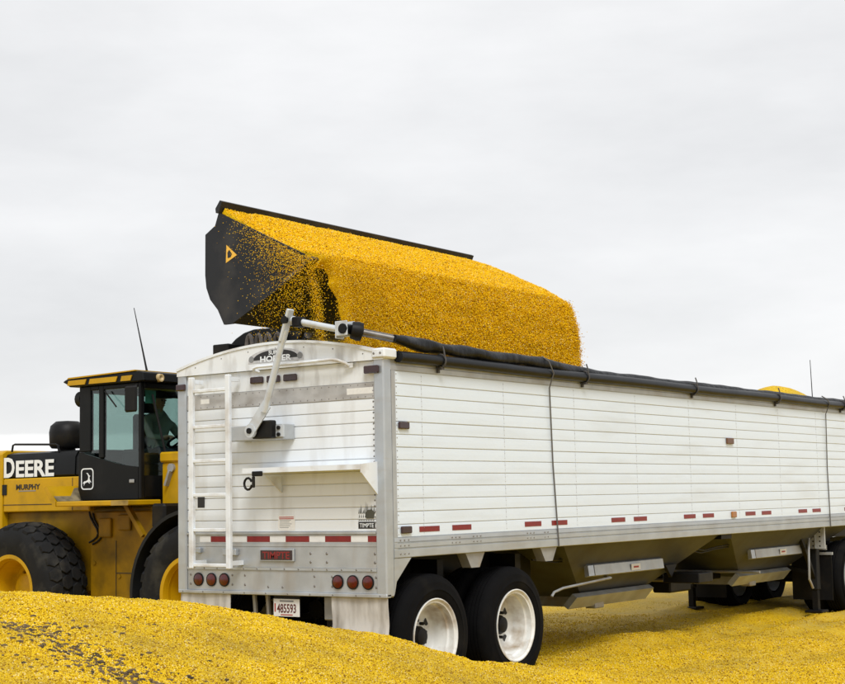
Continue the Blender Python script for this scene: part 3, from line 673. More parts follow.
for (xt, yt, zt), (xb, yb, zb_) in (((.09, 2.62, 3.12), (.018, 2.84, 1.27)), ((.10, 10.30, 3.06), (.018, 10.42, 1.27))):
    b = MB(); pt = [(.03, yt-.03, zt+.05), (xt, yt, zt), (.108, yt+.06, 3.0), (.03, yt+.10, 2.86), (.016, (yt+yb)/2+.04, 2.1), (xb, yb, zb_)]
    b.tube(pt, .0075, 6); T(b, 'tarp_strap', mat('grey_strap', (.10, .095, .09), .7), smooth=True)
# ---- hoppers
def hopper(y0, y1, q0, q1, zo=.62):
    xi, xo_ = -W+.06, -.06; a0, a1 = -W/2-.48, -W/2+.48
    t = [(xi, y0, ZB+.02), (xo_, y0, ZB+.02), (xo_, y1, ZB+.02), (xi, y1, ZB+.02)]; m_ = [(a0, q0, zo), (a1, q0, zo), (a1, q1, zo), (a0, q1, zo)]
    b = MB(); b.add(t+m_, [(0, 1, 5, 4), (1, 2, 6, 5), (2, 3, 7, 6), (3, 0, 4, 7)])
    h = T(b, 'hopper', HOPPER)
    # outlet frame and slide gate
    b = MB(); b.box(a0-.05, a0, q0-.05, q1+.05, zo-.09, zo+.03); b.box(a1, a1+.05, q0-.05, q1+.05, zo-.09, zo+.03); b.box(a0, a1, q0-.05, q0, zo-.09, zo+.03); b.box(a0, a1, q1, q1+.05, zo-.09, zo+.03)
    sub(b, 'outlet_frame', STEEL, h); sub(MB().box(a0, a1, q0, q1, zo-.06, zo-.045), 'slide_gate', STEEL, h)
    # bright stiffener flanges folded out of the right side sheet
    for s, xa in ((1, -.33), (-1, -W+.33)):
        b = MB(); b.prism([(xa-.01*s, .895), (xa+.045*s, .91), (xa+.03*s, 1.02), (xa-.02*s, 1.035), (xa-.09*s, .95)], 'y', q0-.48, q1-.18); sub(b, 'stiffener', ALU_DULL, h)
        b = MB(); b.prism([(xa-.42*s, .57), (xa-.36*s, .53), (xa-.24*s, .66), (xa-.30*s, .70)], 'y', q0-.40, q1+.10); sub(b, 'lower_lip', ALU_DULL, h)
        b = MB(); b.prism([(xa-.01*s, .895), (xa+.045*s, .91), (xa+.03*s, 1.02), (xa-.02*s, 1.035)], 'y', q0-.62, q0-.50); sub(b, 'stiffener_end', ALU, h)
    ym = (q0+q1)/2-.33
    sub(MB().box(-.283, -.279, ym, ym+.22, .925, .995), 'sticker', STICKER, h); sub(MB().box(-.278, -.276, ym+.05, ym+.17, .95, .97), 'print_line', PRINTR, h)
    b = MB(); b.box(-.80, -.66, (q0+q1)/2-.5, (q0+q1)/2-.3, .50, .60); sub(b, 'gate_latch', STEEL, h, bevel=.01)
    return h
hopper(3.05, 6.95, 4.6, 5.95); hopper(7.15, 11.55, 8.95, 10.25)
T(MB().box(-W+.05, -.05, .05, 3.08, ZB+.02, ZB+.06), 'rear_floor', HOPPER); T(MB().box(-W+.05, -.05, 11.5, LEN-.1, ZB+.02, ZB+.06), 'front_floor', HOPPER); T(MB().box(-W+.06, -.06, 6.90, 7.20, ZB-.06, ZB+.03), 'cross_member', BLACKSTEEL)
# crank rod for the slide gates
T(MB().tube([(-.15, 2.95, .76), (-.15, 3.0, .80), (-.16, 3.2, .83), (-.20, 4.3, .875), (-.42, 4.55, .88)], .014, 8), 'gate_crank', STEEL, smooth=True)
T(MB().box(-.60, -.12, 6.35, 6.75, .70, .82), 'crank_bracket', BLACKSTEEL, bevel=.01)
b = MB(); b.prism([(6.0, .93), (6.30, .93), (6.15, .78)], 'x', -.42, -.38); T(b, 'crank_guard', BLACKSTEEL)
# running gear
for x in (-W+.78, -.78): T(MB().box(x-.05, x+.05, .30, 3.5, .90, 1.23), 'frame_rail', BLACKSTEEL)
for y in (.35, 1.37, 2.75): T(MB().box(-W+.42, -.42, y-.05, y+.05, 1.0, 1.20), 'frame_cross_member', BLACKSTEEL)
for x in (-W+.28, -.28):
    for y in (1.37, 2.70):
        b = MB(); b.prism([(y-.16, ZB-.002), (y+.16, ZB-.002), (y+.07, 1.13), (y-.07, 1.13)], 'x', x+.16, x+.26) if x > -1 else b.prism([(y-.16, ZB-.002), (y+.16, ZB-.002), (y+.07, 1.13), (y-.07, 1.13)], 'x', x-.26, x-.16)
        T(b, 'spring_hanger', STEEL)
AXY = (.69, 2.03); WR = .555; WZ = .55
def trailer_wheel(parent_adopt, xo, y, z, s, inner=False, prefix='wheel', rim_m=None):
    """outer face at xo, outward direction s along x"""
    rim_m = rim_m or RIM
    rr = .338
    b = MB()
    if not inner:
        b.lathe([(-.27*s, rr-.03), (-.02*s, rr-.035), (-.012*s, rr+.004), (-.002*s, rr+.006), (0, rr-.004), (-.012*s, rr-.018), (-.04*s, rr-.030), (-.075*s, rr-.036), (-.085*s, rr-.052), (-.21*s, rr-.062), (-.235*s, rr-.078), (-.245*s, rr-.11), (-.25*s, .19), (-.246*s, .12), (-.246*s, .0)], (xo, y, z), 'x', 56)
    else:
        b.lathe([(-.27*s, rr-.02), (-.02*s, rr-.02), (-.01*s, rr+.004), (0, rr), (-.03*s, .2), (-.03*s, 0)], (xo, y, z), 'x', 40)
    wh = b.build(prefix, rim_m, smooth=True); parent_adopt(wh)
    R_ = WR; xs_ = xo
    prof = [(-.012, rr-.004), (.004, rr+.012), (.014, rr+.05), (.018, rr+.075), (.023, rr+.078), (.023, rr+.084), (.020, rr+.088), (.020, rr+.115), (.012, R_-.075), (.012, R_-.070), (.006, R_-.062), (-.002, R_-.035), (-.022, R_-.012), (-.05, R_)]
    tw = .278
    # tread with four grooves
    for g in (.085, .125, .165, .205):
        prof += [(-g+.008, R_+.003), (-g+.007, R_-.012), (-g-.001, R_-.012), (-g-.002, R_+.003)]
    prof += [(-tw+.05, R_), (-tw+.022, R_-.012), (-tw+.002, R_-.035), (-tw-.012, R_-.075), (-tw-.02, rr+.10), (-tw-.014, rr+.05), (-tw+.012, rr-.004)]
    b = MB(); b.lathe([(a*s, r) for a, r in prof], (xs_-.012*s, y, z), 'x', 72); sub(b, 'tyre', RUBBER, wh, smooth=True)
    if not inner:
        b = MB(); b.lathe([(-.245*s, .095), (-.185*s, .092), (-.175*s, .08), (-.150*s, .074), (-.142*s, .055), (-.142*s, 0)], (xo, y, z), 'x', 24); h = sub(b, 'hub', BLACKSTEEL, wh, smooth=True)
        b = MB()
        for k in range(10):
            t = 2*math.pi*k/10+.2; cy, cz = y+.143*math.cos(t), z+.143*math.sin(t); b.lathe([(-.249*s, .016), (-.210*s, .016), (-.210*s, 0)], (xo, cy, cz), 'x', 6)
        sub(b, 'lug_nuts', BLACKSTEEL, wh)
        b = MB()
        for k in range(5):
            t = 2*math.pi*k/5+.55; cy, cz = y+.222*math.cos(t), z+.222*math.sin(t); b.lathe([(-.2435*s, 0), (-.2425*s, .032), (-.244*s, .036)], (xo, cy, cz), 'x', 14)
        sub(b, 'hand_holes', PRINTB, wh)
    return wh
ad = lambda o: adopt(o, TR)
for y in AXY:
    trailer_wheel(ad, .0, y, WZ, 1); trailer_wheel(ad, -.335, y, WZ, 1, True)
    trailer_wheel(ad, -W, y, WZ, -1); trailer_wheel(ad, -W+.335, y, WZ, -1, True)
    T(MB().tube([(-W+.2, y, WZ), (-.2, y, WZ)], .07, 14), 'axle', BLACKSTEEL, smooth=True)
    for x in (-W+.78, -.78): T(MB().box(x-.06, x+.06, y-.5, y+.5, WZ+.10, WZ+.16), 'leaf_spring', BLACKSTEEL); T(MB().box(x-.05, x+.05, y-.07, y+.07, WZ+.165, .899), 'spring_seat', BLACKSTEEL)
# small hanging parts behind the plate
for x in (-1.66, -1.50): T(MB().tube([(x, .15, .94), (x+.01, .16, .70), (x+.02, .14, .62)], .022, 8), 'air_line', ALU_DULL, smooth=True)
T(MB().box(-.80, -.68, .1, .25, .72, .93), 'hanging_bracket', STEEL, bevel=.01)
# air tank, brake chambers, lines and gate rods
T(MB().lathe([(0, 0), (.03, .12), (.08, .15), (.75, .15), (.80, .12), (.83, 0)], (-1.45, 2.95, .93), 'y', 20), 'air_tank', BLACKSTEEL, smooth=True)
for y in AXY:
    for x in (-.98, -W+.98): T(MB().lathe([(0, 0), (0, .09), (.10, .095), (.11, .075), (.20, .075), (.21, 0)], (x, y+.10, WZ+.20), 'y', 16), 'brake_chamber', BLACKSTEEL, smooth=True)
for k, (x, zz) in enumerate(((-.30, 1.16), (-.34, 1.13))):
    T(MB().tube([(x, 2.9, zz), (x-.02, 3.4, zz-.05), (x+.05, 4.4, zz-.01), (x+.02, 6.0, zz+.02), (x, 6.9, zz-.09), (x, 7.3, zz-.06), (x+.04, 9.0, zz), (x, 10.3, zz+.02)], .009, 6), 'air_line', BLACKSTEEL, smooth=True)
T(MB().box(-1.5, -.95, 6.10, 8.80, .62, .70), 'gate_beam', BLACKSTEEL, bevel=.01)
T(MB().box(-.95, -.70, 6.75, 7.35, .55, .78), 'valve_box', BLACKSTEEL, bevel=.02)
for yy in (6.55, 8.60): T(MB().tube([(-W+.3, yy, .72), (-.3, yy, .72)], .02, 8), 'gate_rod', STEEL, smooth=True)
# landing gear
for x in (-.26, -W+.26):
    lg = T(MB().box(x-.055, x+.055, 10.40, 10.52, .38, 1.24), 'landing_leg', DARKGREY, bevel=.01)
    sub(MB().box(x-.04, x+.04, 10.415, 10.505, .10, .379), 'inner_leg', BLACKSTEEL, lg); sub(MB().box(x-.13, x+.13, 10.33, 10.59, .06, .099), 'foot', BLACKSTEEL, lg, bevel=.01)
    sub(MB().box(x-.058, x+.20 if x > -1 else x+.058, 10.36, 10.395, .96, ZB), 'mount_plate', ALU_DULL, lg)
    b = MB(); sgn = 1 if x > -1 else -1
    b.box(x+.056*sgn if sgn > 0 else x-.068, x+.068 if sgn > 0 else x-.056, 10.34, 10.66, .965, ZB); mp_ = sub(b, 'perforated_plate', ALU, lg)
    b = MB()
    for yy in (10.42, 10.58):
        for k in range(4): rivet(b, x+.068*sgn, yy, 1.0+.065*k, .016, h=.002, s=sgn)
    for k in range(4):
        rivet(b, x+.0+.03, 10.36, 1.0+.065*k, .014, 'y', s=-1); rivet(b, x+.13, 10.36, 1.0+.065*k, .014, 'y', s=-1)
    sub(b, 'plate_holes', PRINTB, lg)
    sub(MB().bar((x, 10.46, .5), (x, 9.9, 1.2), .05, .05), 'brace', BLACKSTEEL, lg)
T(MB().tube([(-.26, 10.30, 1.15), (-.20, 10.10, .95), (-.2, 10.08, .55), (-.2, 10.2, .42)], .017, 8), 'gear_crank', STEEL, smooth=True)
T(MB().bar((-.24, 10.46, .6), (-W+.24, 10.46, 1.0), .05, .05), 'leg_cross_brace', BLACKSTEEL)
b = MB(); b.box(-W+.3, -.3, 11.2, 12.5, 1.10, 1.25); T(b, 'coupler_plate', BLACKSTEEL)

# corn already in the trailer
def load():
    nx_, ny_ = 26, 130; vs = []; fs = []
    for j in range(ny_+1):
        y = .08+(LEN-.24)*j/ny_
        for i in range(nx_+1):
            x = -W+.052+(W-.104)*i/nx_; u = (x+W/2)/(W/2)
            hp = 2.35+1.05*math.exp(-((y-11.55)/.95)**2)*(1-.75*u*u)-.1*abs(u)+.35*math.exp(-((y-2.8)/2.2)**2)*(1-.5*u*u)
            vs.append((x, y, hp+.03*float(fbm(np.array([x]), np.array([y]), 2.2, 3)[0])))
    for j in range(ny_):
        for i in range(nx_): a = j*(nx_+1)+i; fs.append((a, a+1, a+nx_+2, a+nx_+1))
    b = MB(); b.add(vs, fs); o = b.build('corn_load', CORN, smooth=True, kind='stuff'); tag(o, 'yellow corn heaped inside the white trailer, peak showing above the tarp', 'corn')
load()

# ================================================================== WHEEL LOADER
YC = 2.65
LD = empty('wheel_loader', (-5.2, YC, 0))
tag(LD, 'yellow and black wheel loader beside the trailer, bucket raised high and tipping corn', 'wheel loader')
def Ld(b, name, m, **k): return adopt(b.build(name, m, **k), LD)
def adl(o): return adopt(o, LD)
# chassis
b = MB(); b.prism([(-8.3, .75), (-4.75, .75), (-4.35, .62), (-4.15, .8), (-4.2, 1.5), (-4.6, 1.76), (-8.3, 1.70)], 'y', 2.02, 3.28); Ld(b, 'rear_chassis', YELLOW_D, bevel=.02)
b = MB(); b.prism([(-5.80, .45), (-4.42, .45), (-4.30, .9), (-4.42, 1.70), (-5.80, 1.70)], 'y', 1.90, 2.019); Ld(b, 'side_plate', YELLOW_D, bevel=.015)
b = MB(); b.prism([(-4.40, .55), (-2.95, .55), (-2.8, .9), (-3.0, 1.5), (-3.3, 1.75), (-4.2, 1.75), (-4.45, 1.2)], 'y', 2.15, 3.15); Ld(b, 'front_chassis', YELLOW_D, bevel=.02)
# hood
b = MB(); b.prism([(1.98, 2.125), (1.95, 2.15), (1.96, 2.36), (2.0, 2.425), (2.08, 2.445), (3.22, 2.445), (3.30, 2.425), (3.34, 2.36), (3.35, 2.15), (3.32, 2.125)], 'x', -7.42, -6.13); hood = Ld(b, 'hood', LBLACK, smooth=True)
b = MB(); b.prism([(1.99, 2.125), (1.965, 2.15), (1.975, 2.35), (2.015, 2.415), (2.09, 2.435), (3.21, 2.435), (3.285, 2.415), (3.325, 2.35), (3.335, 2.15), (3.31, 2.125)], 'x', -6.125, -5.83); b2 = sub(b, 'hood_cowl', DARKGREY, hood, smooth=True)
b = MB(); b.box(-7.42, -5.86, 1.94, 3.36, 1.71, 2.122); Ld(b, 'side_cover', YELLOW, bevel=.012)
b = MB(); b.prism([(1.92, 1.1), (1.92, 2.44), (1.99, 2.48), (3.31, 2.48), (3.38, 2.44), (3.38, 1.1)], 'x', -8.55, -7.43); Ld(b, 'rear_cowl', YELLOW, bevel=.015)
Ld(MB().box(-8.57, -8.551, 2.1, 3.2, 1.35, 2.3), 'rear_grille', DARKGREY)
b = MB(); b.box(-6.16, -6.15, 1.9375, 1.9395, 1.72, 2.11); b.box(-7.42, -5.86, 1.935, 1.9385, 1.80-.005+.0, 1.803); Ld(b, 'cover_seams', PRINTB)
Ld(MB().box(-7.44, -7.35, 1.93, 1.9395, 1.92, 2.05), 'side_vent', DARKGREY, bevel=.003)
hr = [onY(12, 452, 2.0), onY(13, 445.5, 2.0), onY(15, 444.5, 2.0), onY(56, 444.5, 2.0), onY(58, 445.5, 2.0), onY(59, 452, 2.0)]
Ld(MB().tube(hr, .013, 8), 'hood_handrail', BLACKSTEEL, smooth=True)
# lettering on the hood
dl = onY(4, 477, 1.948); dr = onY(54, 477, 1.948)
hgt = .235
def put(s, x0, size, wid, m, z, y, nm, bold=.012, parent=hood, right=(1, 0, 0)):
    o = text(nm, s, size, m, parent, (0, 0, 0), (1, 0, 0), (0, 0, 1), bold*size, .0015)
    xs_ = [v.co.x for v in o.data.vertices]; a, c = min(xs_), max(xs_)
    for v in o.data.vertices: v.co = Vector((x0+(v.co.x-a)*wid/(c-a), v.co.y+y, v.co.z+z))
    return o
wt = float(dr[0]-dl[0]); Zl = 2.145
put('D', float(dl[0]), .335, wt*.215, PRINTW, Zl, 1.947, 'hood_lettering', .03)
put('EERE', float(dl[0])+wt*.245, .275, wt*.755, PRINTW, Zl, 1.947, 'hood_lettering', .03)
m0, m1 = onY(16, 487, 1.936), onY(40, 487, 1.936)
put('MURPHY', float(m0[0]), .088, float(m1[0]-m0[0]), PRINTB, 1.985, 1.938, 'dealer_lettering', .03)
sub(MB().box(float(m0[0])+.05, float(m1[0])-.08, 1.937, 1.939, 1.960, 1.972), 'dealer_line', PRINTG, hood)
# intake pre-cleaner
b = MB(); b.lathe([(-.18, 0), (-.18, .19), (-.15, .215), (.02, .222), (.10, .205), (.155, .14), (.165, 0)], (-6.80, 2.42, 2.67), 'z', 28); pc = Ld(b, 'air_cleaner', BLACKSTEEL, smooth=True)
sub(MB().lathe([(0, .12), (.10, .10)], (-6.80, 2.42, 2.40), 'z', 20), 'intake_pipe', BLACKSTEEL, pc, smooth=True)
# ---- cab
CX0, CX1, CY0, CY1 = -5.83, -4.80, 1.75, 3.55
CZ0, CZ1 = 1.86, 3.165
def cabpost(x0, x1, y0, y1, z0, z1, nm='cab_post', m=LBLACK): return Ld(MB().box(x0, x1, y0, y1, z0, z1), nm, m, bevel=.008)
ZW = 2.36       # rear window sill
b = MB(); b.prism([(CX0+.04, CZ0-.02), (CX0-.01, CZ0+.10), (CX0, 2.40), (-5.42, ZW-.06), (-5.06, 2.22), (CX1-.045, 2.20), (CX1-.045, CZ0-.02)], 'y', CY0, CY0+.03); door = Ld(b, 'door', LBLACK)
b = MB(); b.prism([(CX0+.04, CZ0-.02), (CX0-.01, CZ0+.10), (CX0, 2.40), (CX1-.045, 2.20), (CX1-.045, CZ0-.02)], 'y', CY1-.03, CY1); Ld(b, 'far_door', LBLACK)
Ld(MB().box(CX0, CX0+.03, CY0+.031, CY1-.031, CZ0, ZW), 'rear_panel', LBLACK); Ld(MB().box(CX1-.03, CX1, CY0+.061, CY1-.061, CZ0, 2.10), 'front_panel', LBLACK)
Ld(MB().box(CX0+.031, CX1-.031, CY0+.031, CY1-.031, CZ0-.03, CZ0+.02), 'cab_floor', DARKGREY)
for y0, y1 in ((CY0, CY0+.06), (CY1-.06, CY1)):
    cabpost(CX0, CX0+.19, y0, y1, 2.401, CZ1); cabpost(-5.50, -5.42, y0, y1, 2.32 if y0 < 2 else 2.39, CZ1); cabpost(CX1-.045, CX1, y0, y1, CZ0-.02, CZ1)
    cabpost(CX0+.19, -5.50, y0, y1, 3.115, CZ1, 'header'); cabpost(-5.42, CX1-.045, y0, y1, 3.115, CZ1, 'header')
cabpost(CX0, CX0+.06, CY0+.06, CY1-.06, 3.10, CZ1, 'header'); cabpost(CX1-.05, CX1, CY0+.06, CY1-.06, 3.10, CZ1, 'header')
cabpost(CX1-.04, CX1, 2.62, 2.66, 2.10, 3.10, 'wiper_post') if False else None
# panes
def pane(x0, x1, y0, y1, z0, z1): return Ld(MB().box(x0, x1, y0, y1, z0, z1), 'window_pane', GLASS)
for y in (CY0+.02, CY1-.026):
    pane(CX0+.19, -5.50, y, y+.006, 2.38, 3.115); pane(-5.42, CX1-.045, y, y+.006, 2.18, 3.115)
pane(CX0+.012, CX0+.018, CY0+.06, CY1-.06, ZW, 3.10); pane(CX1-.024, CX1-.018, CY0+.06, CY1-.06, 2.10, 3.10)
Ld(MB().box(CX1+.001, CX1+.008, 2.03, 2.06, 2.25, 3.05, Matrix.Rotation(R(17), 3, 'X')), 'wiper', PRINTB)
sub(MB().box(-4.835, -4.832, 1.85, 2.02, 2.93, 3.08), 'sun_film', mat('green_sun_film', (.10, .32, .24), .4), door)
# roof
b = MB(); b.prism([(CX0-.22, 3.235), (CX0-.16, 3.262), (CX1+.02, 3.292), (CX1+.10, 3.275), (CX1+.12, 3.17), (CX1+.02, 3.167), (CX0-.10, 3.167), (CX0-.14, 3.20)], 'y', CY0-.07, CY1+.07); roof = Ld(b, 'cab_roof', LBLACK, bevel=.012)
b = MB(); b.prism([(CX0-.135, 3.262), (CX1-.02, 3.292), (CX1-.02, 3.305), (CX0-.11, 3.280)], 'y', CY0-.075, CY1+.075); sub(b, 'roof_skin', YELLOW, roof)
for a, c in ((-5.95, -5.62), (-5.58, -5.10), (-5.05, -4.86)):
    b = MB(); b.prism([(a, 3.185), (c-.03, 3.185), (c, 3.245), (a+.02, 3.243)], 'y', CY0-.082, CY0-.0705); sub(b, 'roof_trim', YELLOW, roof)
b = MB(); b.lathe([(0, 0), (.03, .03), (.03, .045), (-.02, .05), (-.05, .03)], (CX1+.12, 1.93, 3.215), 'x', 14); sub(b, 'work_lamp', mat('lamp_glass', (.55, .42, .22), .2), roof, smooth=True)
b = MB(); b.lathe([(0, 0), (-.06, .03), (-.075, .06), (-.06, .095), (.02, .095)], (CX0-.03, 1.85, 3.03), 'x', 16); Ld(b, 'rear_lamp', DARKGREY, smooth=True)
aa = onY(147.5, 374, 1.9); at = onY(134, 308, 1.9)
Ld(MB().tube([aa, aa*.88+at*.12, at], [.016, .012, .0045], 6), 'antenna', BLACKSTEEL, smooth=True)
mm = onY(131, 398, 1.62)
mir = Ld(MB().box(mm[0]-.10, mm[0]+.10, 1.60, 1.64, mm[2]-.16, mm[2]+.14), 'mirror', BLACKSTEEL, bevel=.02); sub(MB().tube([(mm[0]+.08, 1.62, mm[2]+.14), (CX1-.02, 1.70, 3.10)], .012, 6), 'mirror_arm', BLACKSTEEL, mir)
Ld(MB().tube([(-5.36, 1.72, 3.09), (-5.16, 1.71, 2.90)], .010, 6), 'door_handle_bar', BLACKSTEEL)
# leaping-stag badge on the door
bx = onY(87.3, 479, CY0-.001); bw, bh = .105, .125
def rrect(w_, h_, r_):
    o = []
    for cx, cz, a0 in ((w_-r_, h_-r_, 0), (-w_+r_, h_-r_, 90), (-w_+r_, -h_+r_, 180), (w_-r_, -h_+r_, 270)):
        for k in range(5): t = R(a0+22.5*k); o.append((cx+r_*math.cos(t), cz+r_*math.sin(t)))
    return o
oi, oo = rrect(bw-.014, bh-.014, .035), rrect(bw, bh, .045); n = len(oi); b = MB()
yb = CY0-.003
vs = [(float(bx[0])+q[0], y, float(bx[2])+q[1]) for y in (yb, yb+.002) for ring in (oo, oi) for q in ring]
fs = []
for k in range(n):
    k2 = (k+1) % n; fs += [(k, k2, n+k2, n+k), (k, k2, 2*n+k2, 2*n+k), (n+k, n+k2, 3*n+k2, 3*n+k)]
b.add(vs, fs); bd = sub(b, 'door_badge', PRINTW, door)
stag = [(-.072, -.028), (-.055, -.012), (-.02, -.008), (.012, .004), (.020, .035), (.004, .062), (-.018, .072), (.006, .074), (.022, .060), (.026, .052), (.044, .046), (.050, .038), (.036, .036), (.038, .012), (.056, -.010), (.070, -.022), (.050, -.020), (.030, -.012), (.046, -.036), (.030, -.030), (.014, -.018), (-.020, -.024), (-.040, -.032), (-.060, -.060), (-.052, -.034), (-.066, -.036)]
MBx = MB(); MBx.prism([(float(bx[0])+p*1.0, float(bx[2])-.015+q*1.15) for p, q in stag], 'y', yb, yb+.002); sub(MBx, 'badge_stag', PRINTW, door)
# cab interior: seat, wheel, console
b = MB(); b.box(-5.58, -5.12, 2.42, 2.88, 2.18, 2.32); b.box(-5.66, -5.54, 2.42, 2.88, 2.325, 2.86); b.box(-5.66, -5.57, 2.52, 2.78, 2.88, 3.02); b.box(-5.5, -5.2, 2.5, 2.8, 1.89, 2.179); Ld(b, 'seat', SEATM, bevel=.03)
b = MB(); b.box(-4.98, -4.86, 2.45, 2.85, 1.89, 2.35); b.tube([(-4.95, 2.65, 2.3), (-5.03, 2.65, 2.52)], .03, 8); Ld(b, 'steering_column', DARKGREY)
sw = Matrix.Rotation(R(-25), 3, 'Y'); b = MB(); b.tube([tuple(Vector((-5.03, 2.65, 2.53))+sw@Vector((.18*math.cos(t), .18*math.sin(t), 0))) for t in np.linspace(0, 2*math.pi, 25)], .014, 8, False); b.bar((-5.19, 2.65, 2.455), (-4.87, 2.65, 2.605), .03, .012); Ld(b, 'steering_wheel', BLACKSTEEL, smooth=True)
Ld(MB().box(-5.45, -5.0, 2.05, 2.25, 1.89, 2.42), 'side_console', DARKGREY, bevel=.03)
# ---- platform, steps, small things under the cab
b = MB(); b.box(-5.85, -4.66, 1.42, 1.93, 1.765, 1.825); pl = Ld(b, 'platform', YELLOW, bevel=.01)
b = MB(); b.prism([(-6.07, 1.985), (-6.02, 2.005), (-5.86, 1.826), (-5.86, 1.766), (-5.90, 1.77)], 'y', 1.42, 1.935); sub(b, 'platform_riser', YELLOW, pl)
b = MB(); b.add([(-6.0, 1.44, 1.955), (-5.84, 1.44, 1.828), (-4.9, 1.44, 1.828), (-4.9, 1.93, 1.828), (-5.84, 1.93, 1.828), (-6.0, 1.93, 1.99)], [(0, 1, 4, 5), (1, 2, 3, 4)]); sub(b, 'platform_grip', mat('worn_grip', (.20, .16, .09), .8, noise=(12, .4)), pl)
sub(MB().box(-4.93, -4.66, 1.415, 1.4195, 1.768, 1.822), 'platform_end', mat('dirty_yellow_end', (.30, .20, .05), .6, noise=(9, .4)), pl)
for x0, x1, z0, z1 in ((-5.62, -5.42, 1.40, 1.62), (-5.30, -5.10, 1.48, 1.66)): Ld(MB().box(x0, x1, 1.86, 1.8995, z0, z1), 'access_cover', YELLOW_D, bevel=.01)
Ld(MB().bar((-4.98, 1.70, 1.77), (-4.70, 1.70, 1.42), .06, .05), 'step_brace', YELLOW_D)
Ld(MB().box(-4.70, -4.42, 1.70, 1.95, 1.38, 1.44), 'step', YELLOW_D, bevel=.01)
Ld(MB().box(-4.62, -4.40, 1.72, 2.02, 1.50, 1.78), 'hose_block', BLACKSTEEL, bevel=.03)
for i in range(4):
    y = 1.98+.05*i; Ld(MB().tube([(-4.72, y, 1.35+.05*i), (-4.5, y-.06, 1.62), (-4.25, y-.02, 1.72), (-4.0, y+.05, 1.6)], .018, 7), 'hydraulic_hose', BLACKSTEEL, smooth=True)
for k in range(2):
    Ld(MB().tube([(-5.80+.06*k+.30*math.sin(t)**2*.5, 1.885, 1.70-.36*math.sin(t*.5)-.02*k) for t in np.linspace(0, math.pi, 9)], .012, 7), 'hydraulic_hose', BLACKSTEEL, smooth=True)
for x, z in ((-5.72, .62), (-5.72, 1.1), (-5.2, .62), (-4.6, .62), (-4.5, 1.0), (-4.56, 1.5), (-5.0, 1.2), (-5.3, .95)):
    Ld(MB().lathe([(0, .024), (-.014, .024), (-.014, 0)], (x, 1.899, z), 'y', 6), 'chassis_bolt', YELLOW_D)
Ld(MB().box(-5.35, -4.62, 1.894, 1.8985, .985, .993), 'plate_seam', PRINTB); Ld(MB().box(-5.362, -5.354, 1.894, 1.8985, .48, 1.36), 'plate_seam', PRINTB)
Ld(MB().box(-4.98, -4.90, 1.735, 1.7495, 2.02, 2.06), 'door_latch', STEEL, bevel=.006)
# ---- towers and boom
for y0, y1 in ((2.0, 2.16), (3.14, 3.30)):
    b = MB(); b.prism([(-4.72, 1.60), (-4.40, 1.10), (-3.5, 1.2), (-3.55, 1.9), (-4.0, 2.30), (-4.72, 2.24)], 'y', y0, y1); tw_ = Ld(b, 'boom_tower', YELLOW, bevel=.015)
    b = MB(); b.box(-4.735, -4.40, y0-.03, y1+.01, 2.245, 2.365); sub(b, 'tower_cap', YELLOW, tw_, bevel=.02)
    b = MB(); b.lathe([(-.035, 0), (-.035, .05), (.0, .05)], (-4.55, y0, 2.18), 'y', 14); b.bar((-4.55, y0-.025, 2.15), (-4.62, y0-.025, 1.98), .03, .07, (0, 1, 0)); sub(b, 'tower_latch', STEEL, tw_, smooth=True)
armp = [(x_-.10, z_+.05) for x_, z_ in [(-4.35, 2.05), (-4.05, 1.98), (-3.45, 2.85), (-2.95, 3.28), (-2.52, 3.50), (-2.46, 3.62), (-2.60, 3.68), (-2.80, 3.605), (-3.05, 3.640), (-3.35, 3.645), (-3.50, 3.615), (-3.62, 3.56), (-3.74, 3.47), (-4.2, 2.7), (-4.38, 2.25)]]
for y0, y1 in ((2.02, 2.12), (3.18, 3.28)):
    b = MB(); b.prism(armp, 'y', y0+.141 if y0 < 2.5 else y0-.161, y1+.141 if y0 < 2.5 else y1-.161); bo = Ld(b, 'boom_arm', LBLACK, bevel=.012)  # yellow boom coloured black to stand in for its backlit silhouette
Ld(MB().tube([(-2.60, 2.1, 3.58), (-2.60, 3.2, 3.58)], .06, 14), 'bucket_pin', WORN, smooth=True)
Ld(MB().tube([(-3.45, 2.26, 3.0), (-3.45, 3.04, 3.0)], .14, 16), 'boom_cross_tube', LBLACK, smooth=True)  # black like the arms, backlight put into the colour
Ld(MB().box(-3.90, -3.66, 1.98, 2.16, 3.40, 3.54), 'boom_end_box', BLACKSTEEL, bevel=.01)
Ld(MB().tube([(-3.9, 2.65, 2.6), (-3.2, 2.65, 3.35)], .09, 14), 'tilt_cylinder', YELLOW, smooth=True); Ld(MB().tube([(-3.2, 2.65, 3.35), (-2.6, 2.65, 3.95)], .045, 12), 'cylinder_rod', WORN, smooth=True)
for i in range(4): Ld(MB().tube([(-3.36+.11*i+.10*math.cos(t)*.45, 2.0+.03*i, 3.42+.19*math.sin(t)) for t in np.linspace(0, math.pi, 9)], .024, 7), 'hydraulic_hose', mat('dusty_hose', (.09, .08, .075), .7, noise=(9, .4)), smooth=True)
